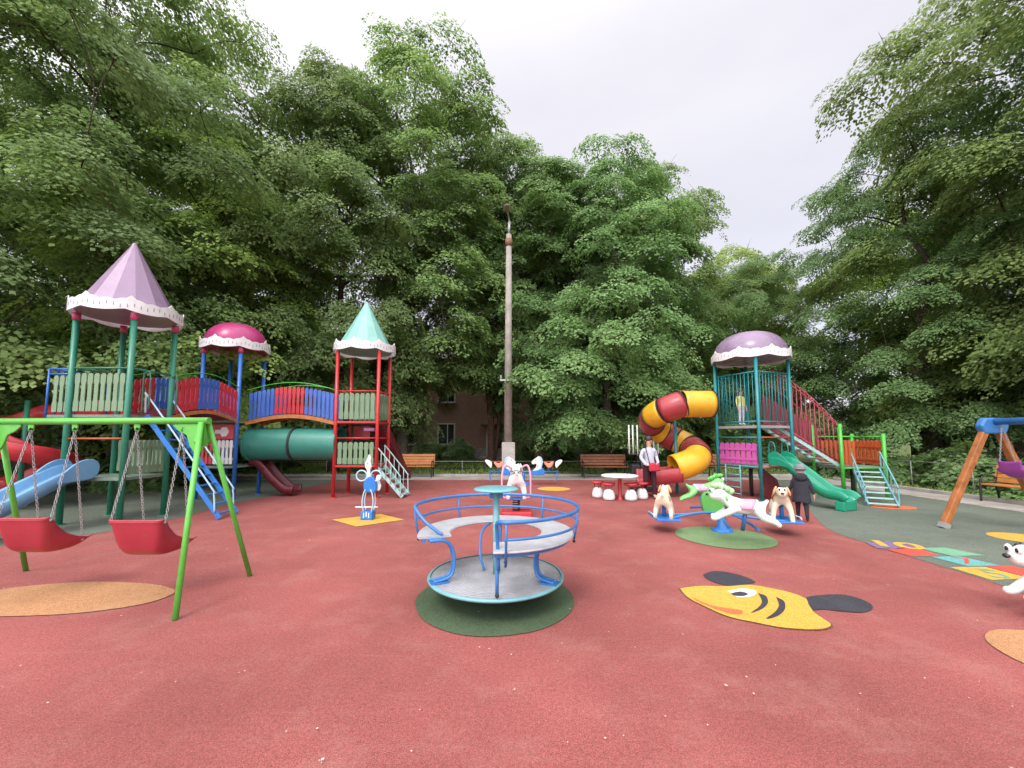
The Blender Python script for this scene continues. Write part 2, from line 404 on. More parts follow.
# the yellow emblem laid in the rubber: a plain fish of the same size and colours
fish = thing('fish_emblem', 'yellow fish inlaid in the red rubber with charcoal fin and tail', 'ground emblem', (2.6, 4.1, 0))
gp = lambda P: [tuple(G(a, b).xy) for a, b in P]
body = smooth_outline(gp(((680, 589), (700, 586.5), (726, 587), (750, 585.5), (772, 589), (796, 595), (813, 604), (812, 611), (824, 620), (831, 626), (818, 630), (785, 628.5), (755, 623), (728, 617), (705, 607), (688, 598), (680, 589))), 4)[:-1]
flat('fish_body', body, 0.008, YELLOW, fish)
flat('fish_fin', smooth_outline(gp(((703, 575), (716, 571.5), (738, 575), (755, 582), (748, 584.5), (734, 586), (722, 585), (708, 580), (703, 575))), 4)[:-1], 0.0075, CHAR, fish)
flat('fish_tail', smooth_outline(gp(((806, 598), (818, 596), (843, 595.3), (864, 601), (873, 608), (864, 613), (842, 612), (824, 610), (812, 610), (806, 598))), 4)[:-1], 0.0085, CHAR, fish)
flat('fish_mouth', smooth_outline(gp(((692, 598), (712, 606.5), (742, 611.5), (736, 615.5), (714, 609.5), (698, 602.5), (692, 598))), 4)[:-1], 0.0115, ORANGER, fish)
ey = flat('fish_eye', smooth_outline(gp(((728, 592), (742, 589.6), (756, 592), (752, 597.5), (737, 598), (728, 592))), 4)[:-1], 0.0115, WHITER, fish)
flat('pupil', smooth_outline(gp(((731, 594.5), (740, 592.8), (748, 595), (744, 597.2), (735, 597), (731, 594.5))), 4)[:-1], 0.014, CHAR, ey)
for q in (((758, 594), (766, 597), (768, 604), (762, 610), (751, 614), (759, 608), (762, 602)), ((776, 598), (784, 602), (785, 610), (778, 617), (766, 620), (775, 613), (779, 606))):
    flat('gill_stripe', smooth_outline(gp(q + q[:1]), 3)[:-1], 0.0115, CHAR, fish)
cen_ = V((sum(q[0] for q in body) / len(body), sum(q[1] for q in body) / len(body)))
flat('outline', [((q[0] - cen_.x) * 1.018 + cen_.x, (q[1] - cen_.y) * 1.03 + cen_.y) for q in body], 0.0065, rubber('olive_rubber', (0.16, 0.09, 0.03)), fish)

# pale petals and crumbs blown over the rubber
rnd = random.Random(5); d = MB()
for i in range(300):
    y = 1.9 + 12 * rnd.random() ** 1.6; x = rnd.uniform(-1.15, 1.15) * (y + 0.5)
    if x < XL + 0.5 or x > XR - 0.3: continue
    r = rnd.uniform(0.003, 0.009) * (1.5 if rnd.random() < 0.08 else 1); a = rnd.uniform(0, 6.28)
    ps = [(x + r * math.cos(a + t) * rnd.uniform(0.6, 1.3), y + r * math.sin(a + t) * rnd.uniform(0.6, 1.3), 0.0165 + rnd.uniform(0, 0.004)) for t in (0, 1.3, 2.5, 3.8, 5.0)]
    d.add(ps, [(0, 1, 2, 3, 4)], mi=0 if rnd.random() < 0.7 else 1)
tag(d.build('debris', [mat('petal', (0.56, 0.46, 0.40), 0.8), mat('dry_crumb', (0.33, 0.17, 0.10), 0.9)]), kind='stuff')
# ------------------------------------------------------------------ materials of the equipment
def paint_m(name, rgb, rough=0.38, dirt=0.30): return mat(name, rgb, rough, var=0.10, scale=5, dirt=dirt, coat=0.15, bump=0.04, bscale=90)
def plastic(name, rgb, rough=0.38, dirt=0.22): return mat(name, rgb, rough, var=0.10, scale=2.2, dirt=dirt, coat=0.1, bump=0.03, bscale=35)
LIME = paint_m('lime_paint', (0.11, 0.47, 0.06)); POSTG = paint_m('green_post_paint', (0.02, 0.20, 0.12))
POSTR = paint_m('red_post_paint', (0.52, 0.025, 0.03)); POSTB = paint_m('blue_post_paint', (0.02, 0.13, 0.46)); POSTT = paint_m('teal_post_paint', (0.012, 0.215, 0.225))
PINK = paint_m('pink_cap', (0.55, 0.06, 0.16)); BLUE = paint_m('blue_paint', (0.035, 0.17, 0.44)); LADB = paint_m('ladder_blue', (0.02, 0.18, 0.55))
AQUA = paint_m('aqua_paint', (0.16, 0.38, 0.41)); PALEB = paint_m('pale_blue_paint', (0.38, 0.58, 0.68)); BRG = paint_m('bright_green_paint', (0.06, 0.42, 0.04))
PALEG = plastic('pale_green_board', (0.165, 0.265, 0.15)); REDB = plastic('red_board', (0.50, 0.03, 0.045)); BLUEB = plastic('blue_board', (0.045, 0.125, 0.45))
PINKB = plastic('pink_board', (0.50, 0.09, 0.35)); ORB = plastic('orange_board', (0.44, 0.08, 0.022)); WHITE = plastic('white_plastic', (0.77, 0.77, 0.77))
PURP = plastic('lilac_plastic', (0.30, 0.20, 0.305), 0.3, dirt=0.2); MAG = plastic('magenta_plastic', (0.42, 0.035, 0.16), 0.3); MINT = plastic('mint_plastic', (0.23, 0.50, 0.43), 0.3)
MAUVE = plastic('mauve_plastic', (0.25, 0.172, 0.262), 0.25, dirt=0.1); TUBEG = plastic('green_tube_plastic', (0.035, 0.215, 0.165), 0.4)
YEL = plastic('yellow_plastic', (0.72, 0.385, 0.02), 0.3); TRED = plastic('red_tube_plastic', (0.36, 0.040, 0.048), 0.34); MAROON = plastic('maroon_plastic', (0.13, 0.012, 0.022), 0.4)
SLB = plastic('sky_blue_plastic', (0.16, 0.36, 0.58), 0.35); SLG = plastic('green_slide_plastic', (0.012, 0.28, 0.16), 0.3); SLR = plastic('red_slide_plastic', (0.52, 0.03, 0.04), 0.35)
SEATR = plastic('red_seat_plastic', (0.38, 0.030, 0.048), 0.36); BLACK = mat('black_rubber', (0.02, 0.02, 0.022), 0.6, dirt=0.1)
DECK = mat('deck_metal', (0.17, 0.24, 0.19), 0.6, var=0.2, scale=9, bump=0.5, bscale=45, dirt=0.4); WOODO = mat('orange_wood_edge', (0.46, 0.17, 0.05), 0.55, var=0.25, scale=8, dirt=0.2)
GALV = mat('galvanised_steel', (0.42, 0.42, 0.42), 0.45, metal=0.5, var=0.12, scale=20, dirt=0.15); SLOT = mat('slot_shadow_grey', (0.33, 0.30, 0.33), 0.8)
CAGE = paint_m('dull_red_cage_paint', (0.36, 0.055, 0.075)); CAGEP = plastic('cage_panel', (0.26, 0.035, 0.055), 0.5); STEPM = paint_m('pale_aqua_step', (0.36, 0.55, 0.52))

def post(parent, x, y, z1, m, r=0.05, cap=None, z0=0.0):
    o = MB().tube([(x, y, z0), (x, y, z1)], r, 12).build('post', m, parent)
    if cap: MB().tube([(x, y, z1 - 0.13), (x, y, z1 + 0.02)], r + 0.012, 12).build('cap', cap, o)
    MB().lathe([(0.0, 0.012), (r + 0.04, 0.012), (r + 0.045, 0.004), (r + 0.045, -0.01)], (x, y, z0 + 0.006), 14).build('base_collar', m, o)
    return o
def board(mb, o, ux, w, h, t=0.022):
    a = w / 2
    mb.prism([(-a, 0.012), (-a + 0.012, 0), (a - 0.012, 0), (a, 0.012), (a, h * 0.24), (a - 0.012, h * 0.3), (a - 0.012, h * 0.7), (a, h * 0.76), (a, h - 0.045), (a * 0.72, h - 0.012), (a * 0.3, h), (-a * 0.3, h), (-a * 0.72, h - 0.012), (-a, h - 0.045), (-a, h * 0.76), (-a + 0.012, h * 0.7), (-a + 0.012, h * 0.3), (-a, h * 0.24)], o, ux, (0, 0, 1), t)
def pickets(parent, p0, p1, zf, h, groups, gap=0.022, name='picket_panel', inset=0.07):
    """picket boards between two points; zf(t) is the foot height; groups = [(material, number of boards)]"""
    p0, p1 = V((*p0, 0)), V((*p1, 0)); d = (p1 - p0).normalized(); p0 = p0 + d * inset; p1 = p1 - d * inset
    L_ = (p1 - p0).length; n = sum(g[1] for g in groups); w = L_ / n; i = 0; nn = V((0, 0, 1)).cross(d)
    for m, c in groups:
        mb = MB(); i0 = i
        for _ in range(c):
            t = (i + 0.5) / n; q = p0 + d * (w * (i + 0.5)); board(mb, (q.x, q.y, zf(t)), d, w - gap, h); i += 1
        for zz in (0.13, h - 0.17):
            pts = [p0 + d * (w * (i0 + (i - i0) * k / 5)) + V((0, 0, zf((i0 + (i - i0) * k / 5) / n) + zz)) + nn * 0.022 for k in range(6)]
            mb.sweep(pts, [(-0.008, -0.03), (0.008, -0.03), (0.008, 0.03), (-0.008, 0.03)])
        mb.build(name, m, parent, bevel=0.003)
def rail(parent, pts, m, r=0.018, name='handrail', n=8): return MB().tube(pts, r, n).build(name, m, parent)
def deck(parent, x0, x1, y0, y1, z, m=None, name='deck', edge=None):
    o = MB().box(((x0 + x1) / 2, (y0 + y1) / 2, z - 0.03), (x1 - x0, y1 - y0, 0.06)).build(name, m or DECK, parent, bevel=0.006); return o
def trim_band(roof, c, r, z0, z1, peaks=8):
    mb = MB(); n = 144; vs = []; fs = []
    for i in range(n):
        a = 2 * PI * i / n; u = (a * peaks / (2 * PI)) % 1.0
        lo = z0 + 0.055 * (1 - abs(math.sin(a * peaks / 2 + 0.4)))
        # a knobbed crown point on each peak, a shallow curve between
        e = min(u, 1 - u)
        hi = z1 + (0.10 if e < 0.035 else 0.065 if e < 0.075 else 0.02 + 0.03 * abs(math.sin(PI * u * 3)) - 0.045 * math.sin(PI * u))
        for rr in (r, r - 0.018):
            for z in (lo, (lo + hi) / 2, hi): vs.append((c[0] + rr * math.cos(a), c[1] + rr * math.sin(a), z))
    for i in range(n):
        j = (i + 1) % n; A, B = i * 6, j * 6
        fs += [(A, B, B + 1, A + 1), (A + 1, B + 1, B + 2, A + 2), (A + 3, A + 4, B + 4, B + 3), (A + 4, A + 5, B + 5, B + 4), (A + 2, B + 2, B + 5, A + 5), (A, A + 3, B + 3, B)]
    mb.add(vs, fs, False)
    for i in range(56):
        a = 2 * PI * (i + 0.5) / 56; q = Matrix.Rotation(a, 3, 'Z')
        mb.box((c[0] + (r + 0.001) * math.cos(a), c[1] + (r + 0.001) * math.sin(a), z0 + (z1 - z0) * (0.52 + 0.1 * math.sin(i * 1.7))), (0.008, 0.013, 0.065), q, mi=1)
    mb.build('scalloped_trim', [WHITE, SLOT], roof)
def roof_cone(parent, c, r, z, apex, m):
    mb = MB(); prof = [(0.0, z + 0.06), (r - 0.03, z + 0.02), (r, z + 0.06)]
    for t in np.linspace(0, 1, 9): prof.append((r * 0.99 * (1 - t) + 0.055 * t, z + 0.1 + (apex - 0.08 - z - 0.1) * t))
    prof += [(0.042, apex - 0.035), (0.022, apex - 0.008), (0.0, apex)]
    mb.lathe(prof, (c[0], c[1], 0), 14, smooth=False, a0=0.2); return mb.build('roof', m, parent, bevel=0.012)
def roof_dome(parent, c, r, z, apex, m):
    prof = [(0.0, z + 0.08), (r - 0.03, z + 0.02), (r, z + 0.06)]
    for t in np.linspace(0, 90, 14): prof.append((r * 0.985 * math.cos(R(t)) ** 0.8, z + 0.12 + (apex - z - 0.12) * math.sin(R(t))))
    prof[-1] = (0.0, apex); return MB().lathe(prof, (c[0], c[1], 0), 40).build('roof', m, parent)
def chute(parent, pts, w, wall, m, name='slide', t=0.03):
    a = w / 2
    sec = [(-a - t, -t), (a + t, -t), (a + t + 0.015, wall), (a + 0.012, wall + 0.028), (a - 0.02, wall), (a - 0.012, wall * 0.35), (a * 0.82, 0.03), (a * 0.5, 0.004), (0, 0), (-a * 0.5, 0.004), (-a * 0.82, 0.03), (-a + 0.012, wall * 0.35), (-a + 0.02, wall), (-a - 0.012, wall + 0.028), (-a - t - 0.015, wall)]
    return MB().sweep(pts, sec, smooth=True).build(name, m, parent)
def stair(parent, top, foot, w, n, ms, mt, rails=True, name='stairs', railh=0.75, bal=True):
    """string boards, treads and handrails; top and foot are the middle of the stair"""
    top, foot = V(top), V(foot); d = foot - top; h = V((d.x, d.y, 0)).normalized(); s = h.cross(V((0, 0, 1)))
    mb = MB()
    for k in (-1, 1): mb.beam(top + s * k * w / 2, foot + s * k * w / 2, 0.035, 0.09)
    st = mb.build(name, ms, parent, bevel=0.004)
    tr = MB(); rot = Matrix((s, h, V((0, 0, 1)))).transposed()
    for i in range(n):
        q = top + d * ((i + 0.6) / n); tr.box(q, (w - 0.04, 0.12 if bal else 0.05, 0.03), rot)
    tr.build('tread', mt, st, bevel=0.004)
    if rails:
        for k in (-1, 1):
            o = s * k * (w / 2 + 0.03); a = top + o + V((0, 0, railh)) + d * 0.02; b = top + d * 0.92 + o + V((0, 0, railh * 0.9))
            r = MB().tube(spline([top + o + V((0, 0, 0.05)), top + o + V((0, 0, railh - 0.06)), a + d * 0.04, b - d * 0.06, b + V((0, 0, -0.06)), foot + o - d * 0.06], 5), 0.017, 8)
            if bal:
                for j in range(1, 5):
                    q = top + d * (j / 5.3) + o; r.tube([q, q + V((0, 0, railh - 0.02))], 0.011, 6)
            r.build('handrail', ms if bal else PALEB, st)
    return st

# ------------------------------------------------------------------ the big climbing complex: three roofed towers, two arched bridges
CX = thing('climbing_complex', 'big climbing complex of three roofed towers joined by red and blue arched bridges', 'climbing frame', (-6.5, 10.0, 0))
ax0, ax1, ay0, ay1 = -8.5, -7.37, 7.65, 8.6
bx0, bx1, by0, by1 = -8.35, -7.35, 10.7, 11.75
cx0, cx1, cy0, cy1 = -4.85, -3.70, 11.0, 12.0
ZT = 4.05; ZD = 2.08; ZL = 0.88
for x, y in ((ax0, ay0), (ax1, ay0), (ax1, ay1), (ax0, ay1)): post(CX, x, y, ZT, POSTG, 0.052, PINK)
for x, y in ((bx0, by0), (bx1, by0), (bx1, by1), (bx0, by1)): post(CX, x, y, ZT, POSTB, 0.05, PINK)
for x, y in ((cx0, cy0), (cx1, cy0), (cx1, cy1), (cx0, cy1)): post(CX, x, y, ZT, POSTR, 0.05)
mid = lambda a, b: (a + b) / 2
ca, cb, cc = (mid(ax0, ax1), mid(ay0, ay1)), (mid(bx0, bx1), mid(by0, by1)), (mid(cx0, cx1), mid(cy0, cy1))
r_ = roof_cone(CX, ca, 0.80, 4.08, 5.72, PURP); trim_band(r_, ca, 0.87, 4.04, 4.27)
r_ = roof_dome(CX, cb, 0.78, 4.08, 4.86, MAG); trim_band(r_, cb, 0.84, 4.04, 4.27)
r_ = roof_cone(CX, cc, 0.78, 4.08, 5.62, MINT); trim_band(r_, cc, 0.85, 4.04, 4.27)
for (x0, x1, y0, y1) in ((ax0, ax1, ay0, ay1), (bx0, bx1, by0, by1), (cx0, cx1, cy0, cy1)):
    deck(CX, x0 + 0.02, x1 - 0.02, y0 + 0.02, y1 - 0.02, ZD); deck(CX, x0 + 0.02, x1 - 0.02, y0 + 0.02, y1 - 0.02, ZL)
cst = lambda z: (lambda t: z)
# first tower
pickets(CX, (ax0, ay0), (ax1, ay0), cst(ZD + 0.06), 0.74, [(PALEG, 8)])
pickets(CX, (ax1, ay0), (ax1, ay1), cst(ZL + 0.05), 0.66, [(PALEG, 8)])
pickets(CX, (ax0, ay1), (ax1, ay1), cst(ZL + 0.05), 0.66, [(PALEG, 8)])
rail(CX, [(ax0, ay0, 2.98), (ax1, ay0, 2.98)], POSTG); rail(CX, [(ax1, ay0, 2.98), (ax1, ay1, 2.98)], POSTG); rail(CX, [(ax0, ay0, 1.62), (ax1, ay0, 1.62)], ORB, 0.02)
rail(CX, [(ax0 + 0.05, ay1, 2.98), (ax0 + 0.05, ay0, 2.98)], POSTG)
# bell-mouthed support rails around the ladder opening
for y in (ay0 + 0.28, ay1 - 0.03):
    rail(CX, spline([(ax1 + 0.01, y, ZD), (ax1 + 0.01, y, ZD + 0.75), (ax1 + 0.05, y, ZD + 0.86), (ax1 + 0.14, y, ZD + 0.8), (ax1 + 0.14, y, ZD + 0.1)], 5), POSTG, 0.014, 'grab_rail')
# balcony with blue bars and a red spiral chute on the far side
deck(CX, ax0 - 0.55, ax0 - 0.02, ay0 + 0.1, ay1 + 0.3, ZD, name='balcony')
mb = MB()
for x, y in ((ax0 - 0.55, ay0 + 0.1), (ax0 - 0.55, ay1 + 0.3), (ax0 - 0.06, ay0 + 0.1)):
    mb.tube([(x, y, ZD - 0.1), (x, y, 2.98)], 0.02, 8)
for z in (2.88, 2.98):
    mb.tube([(ax0 - 0.55, ay0 + 0.1, z), (ax0 - 0.06, ay0 + 0.1, z)], 0.017, 8); mb.tube([(ax0 - 0.55, ay0 + 0.1, z), (ax0 - 0.55, ay1 + 0.3, z)], 0.017, 8)
for i in range(4): mb.tube([(ax0 - 0.55, ay0 + 0.25 + i * 0.12, ZD), (ax0 - 0.55, ay0 + 0.25 + i * 0.12, 2.9)], 0.011, 6)
mb.build('balcony_rail', POSTB, CX)
pickets(CX, (ax0 - 0.55, ay0 + 0.1), (ax0, ay0 + 0.1), cst(ZD + 0.05), 0.72, [(PALEG, 3)], inset=0.1)
P = []
for i in range(40):
    t = i / 39; a = R(95 + 430 * t); rr = 0.62
    P.append((ax0 - 2.8 + rr * math.cos(a) * 1.05, 9.3 + rr * math.sin(a), 2.05 - 1.75 * t))
chute(CX, [(ax0 - 0.45, 9.02, 2.10), (ax0 - 0.9, 9.1 + 0.95, 2.08)] [:1] + [(ax0 - 1.1, 9.45, 2.10), (ax0 - 1.8, 9.85, 2.08)] + P, 0.5, 0.34, SLR, 'spiral_slide')
MB().tube([(ax0 - 2.8, 9.3, 0), (ax0 - 2.8, 9.3, 2.5)], 0.05, 12).build('spiral_column', POSTG, CX)
# sky-blue slide from the low deck towards the swings
zs = [(8.05 * 0, 0)]
sl = spline([(-8.15, ay0 + 0.06, 0.94), (-8.15, ay0 - 0.22, 0.93), (-8.17, ay0 - 0.65, 0.74), (-8.2, ay0 - 1.15, 0.48), (-8.23, ay0 - 1.6, 0.27), (-8.25, ay0 - 1.95, 0.17), (-8.27, ay0 - 2.25, 0.15)], 6)
s_ = chute(CX, sl, 0.44, 0.17, SLB)
for k in (-1, 1):
    hp = MB().prism([(p.x, p.y) for p in spline([V(q + (0,)) for q in ((-0.5, -0.10), (-0.42, 0.08), (-0.2, 0.26), (0.0, 0.31), (0.14, 0.26), (0.19, 0.13), (0.12, -0.03), (-0.1, -0.08), (-0.5, -0.10))], 4)][:-1], (-8.15 + k * 0.255, ay0 - 0.12, 0.93), (0, 1, 0), (0, 0, 1), 0.035)
    hp.build('side_wing', SLB, s_, bevel=0.012)
MB().tube([(-8.25, ay0 - 1.75, 0), (-8.25, ay0 - 1.75, 0.19)], 0.03, 8).build('slide_foot', POSTG, s_)
# ladder
stair(CX, (ax1 + 0.03, 8.28, ZD), (-5.88, 8.45, 0.03), 0.60, 11, LADB, LADB, railh=0.42, name='ladder', bal=False)
rg_ = MB()
# bridge from the first tower to the second
ar = lambda z, h: (lambda t: z + h * math.sin(PI * t))
for x, nm in ((ax1 + 0.02, 1), (ax0 + 0.12, 0)):
    pickets(CX, (x, ay1), (bx1 + 0.02 if nm else bx0, by0), ar(2.13, 0.2), 0.74, [(REDB, 5), (BLUEB, 5), (REDB, 5)])
    rail(CX, [(x + (t * ((bx1 + 0.02 if nm else bx0) - x)), ay1 + (by0 - ay1) * t, 2.96 + 0.21 * math.sin(PI * t)) for t in np.linspace(0, 1, 13)], BRG, 0.012)
    mb = MB().sweep([(x, ay1 + (by0 - ay1) * t, 2.05 + 0.2 * math.sin(PI * t)) for t in np.linspace(0, 1, 13)], [(-0.03, -0.04), (0.03, -0.04), (0.03, 0.04), (-0.03, 0.04)]); mb.build('bridge_beam', WOODO, CX)
mb = MB()
for i in range(15):
    t = (i + 0.5) / 15; mb.box((mid(ax0, ax1) + 0.05, ay1 + (by0 - ay1) * t, 2.10 + 0.2 * math.sin(PI * t)), (0.92, 0.115, 0.03), Matrix.Rotation(math.atan(0.2 * PI / 1.95 * math.cos(PI * t)), 3, 'X'))
mb.build('bridge_deck', MAROON, CX, bevel=0.004)
# bridge from the second tower to the third
for y, nm in ((by0 + 0.33, 1), (by1 - 0.05, 0)):
    pickets(CX, (bx1, y), (cx0, y), ar(2.1, 0.2), 0.74, [(BLUEB, 6), (REDB, 7), (BLUEB, 7)])
    rail(CX, [(bx1 + (cx0 - bx1) * t, y, 2.94 + 0.22 * math.sin(PI * t)) for t in np.linspace(0, 1, 15)], BRG, 0.012)
    MB().sweep([(bx1 + (cx0 - bx1) * t, y, 2.02 + 0.2 * math.sin(PI * t)) for t in np.linspace(0, 1, 15)], [(-0.03, -0.05), (0.03, -0.05), (0.03, 0.05), (-0.03, 0.05)]).build('bridge_beam', WOODO, CX)
mb = MB()
for i in range(20):
    t = (i + 0.5) / 20; mb.box((bx1 + (cx0 - bx1) * t, mid(by0 + 0.33, by1), 2.07 + 0.2 * math.sin(PI * t)), (0.112, 0.62, 0.03), Matrix.Rotation(-math.atan(0.2 * PI / 2.5 * math.cos(PI * t)), 3, 'Y'))
mb.build('bridge_deck', WOODO, CX, bevel=0.004)
# crawl tube under it
ty, tz = 11.35, 1.45
tb = MB(); tb.tube([(bx1 - 0.02, ty, tz), (mid(bx1, cx0), ty, tz)], 0.45, 36, caps=False); tb.tube([(mid(bx1, cx0), ty, tz), (cx0 + 0.02, ty, tz)], 0.447, 36, caps=False)
tb = tb.build('crawl_tube', TUBEG, CX)
for x in (bx1 + 0.02, mid(bx1, cx0), cx0 - 0.02):
    MB().lathe([(0.44, -0.03), (0.475, -0.03), (0.475, 0.03), (0.44, 0.03)], (x, ty, tz), 40, smooth=False, rot=Matrix.Rotation(R(90), 3, 'Y')).build('joint_ring', BLACK if x == mid(bx1, cx0) else TUBEG, tb)
# lower panels of the second tower
pickets(CX, (bx0, by0), (bx1, by0), cst(ZD + 0.06), 0.74, [(REDB, 4), (BLUEB, 4)])
pickets(CX, (bx0, by0), (bx1, by0), cst(ZL + 0.05), 0.64, [(REDB, 3), (WHITE, 5)])
pl = MB().box((mid(bx0, bx1), by0, 1.79), (0.86, 0.03, 0.40)).build('red_panel', REDB, CX, bevel=0.01)
MB().prism([(-0.16, -0.05), (-0.02, -0.05), (0.03, -0.13), (0.14, -0.12), (0.2, -0.02), (0.2, 0.03), (0.14, 0.12), (0.03, 0.12), (-0.02, 0.05), (-0.16, 0.05)], (mid(bx0, bx1) + 0.1, by0 - 0.022, 1.79), (1, 0, 0), (0, 0, 1), 0.016).build('cutout_shape', WHITE, pl)
m_ = spline([(bx1 - 0.02, 11.5, 0.90), (bx1 + 0.2, 11.5, 0.84), (bx1 + 0.6, 11.5, 0.42), (bx1 + 0.95, 11.5, 0.14), (bx1 + 1.25, 11.5, 0.10)], 6)
chute(CX, m_, 0.42, 0.16, MAROON, 'slide')
# third tower
pickets(CX, (cx0, cy0), (cx1, cy0), cst(ZD + 0.06), 0.72, [(PALEG, 7)]); pickets(CX, (cx0, cy0), (cx1, cy0), cst(ZL + 0.03), 0.60, [(PALEG, 7)])
pickets(CX, (cx1, cy0), (cx1, cy1), cst(ZD + 0.06), 0.72, [(PALEG, 6)]); pickets(CX, (cx0, cy1), (cx1, cy1), cst(ZD + 0.06), 0.72, [(PALEG, 7)])
for z in (ZD - 0.02, ZL - 0.02, 1.62, 2.92):
    mb = MB()
    for a, b in (((cx0, cy0), (cx1, cy0)), ((cx1, cy0), (cx1, cy1)), ((cx0, cy1), (cx1, cy1)), ((cx0, cy0), (cx0, cy1))):
        if z == 1.62 and a[0] != b[0] and a[1] == cy1: continue
        mb.beam((*a, z), (*b, z), 0.05, 0.05) if z < 1 or 2 < z < 2.5 else mb.tube([(*a, z), (*b, z)], 0.02, 8)
    mb.build('frame_rail', POSTR, CX)
pn = MB().box((mid(cx0, cx1) - 0.2, cy1 - 0.06, 1.78), (0.5, 0.03, 0.42)).build('control_panel', REDB, CX, bevel=0.01)
MB().box((mid(cx0, cx1) + 0.25, cy0 + 0.35, 1.86), (0.3, 0.2, 0.1)).build('steering_console', plastic('lilac_console', (0.45, 0.2, 0.4)), CX, bevel=0.02)
stair(CX, (cx1 + 0.02, 11.28, ZL - 0.04), (-2.93, 11.2, 0.03), 0.5, 6, STEPM, STEPM, railh=0.56)
P = [(cx1 - 0.62, cy1 + 0.02, 2.1), (cx1 - 0.60, cy1 + 0.3, 2.05), (cx1 - 0.50, cy1 + 1.0, 1.5), (cx1 - 0.42, cy1 + 1.8, 0.85), (cx1 - 0.40, cy1 + 2.5, 0.35), (cx1 - 0.40, cy1 + 3.1, 0.14), (cx1 - 0.40, cy1 + 3.4, 0.12)]
chute(CX, spline(P, 6), 0.46, 0.3, MAROON, 'slide')

# ------------------------------------------------------------------ swing set
SW = thing('swing_set', 'lime green tubular swing frame with spread legs and long crossbar', 'swing set', (-4.3, 4.25, 0))
bz = 1.82; b0, b1 = V((-3.24, 4.22, bz)), V((-5.70, 4.40, bz)); bd = (b1 - b0).normalized()
MB().tube([b0 - bd * 0.05, b1 + bd * 0.05], 0.036, 14).build('crossbar', LIME, SW)
for top, feet in ((b0, (tuple(G(175, 620).xy), tuple(G(250, 576).xy))), (b1, ((-5.80, 3.85), tuple(G(26, 571).xy)))):
    for fx, fy in feet:
        f = V((fx, fy, 0)); t = top + V((0, (0.05 if fy > top.y else -0.05), -0.02))
        lg_ = MB().tube([f, t], 0.026, 12).build('leg', LIME, SW)
    q = top + bd * (0.02 if top is b0 else -0.02)
    g = MB().prism([(-0.03, 0.02), (0.10, 0.0), (0.30, -0.02), (0.33, -0.05), (0.26, -0.11), (0.17, -0.15), (0.13, -0.26), (0.08, -0.33), (0.0, -0.33), (-0.03, -0.2)], q, bd if top is b0 else -bd, (0, 0, 1), 0.02)
    g.prism([(-0.05, -0.05), (0.05, -0.05), (0.10, -0.22), (0.06, -0.27), (-0.06, -0.27), (-0.10, -0.22)], q, (0, 1, 0), (0, 0, 1), 0.02)
    g.build('bracket', LIME, SW, bevel=0.005)
for hx in (-3.48, -4.0, -4.72, -5.24):
    q = b0 + bd * ((hx - b0.x) / bd.x)
    MB().box((q.x, q.y, bz - 0.05), (0.06, 0.014, 0.05)).tube([V((q.x, q.y + 0.025 * math.cos(a), bz - 0.09 + 0.025 * math.sin(a))) for a in np.linspace(0, 2 * PI, 11)[:-1]], 0.006, 6, closed=True).build('hanger', LIME, SW)

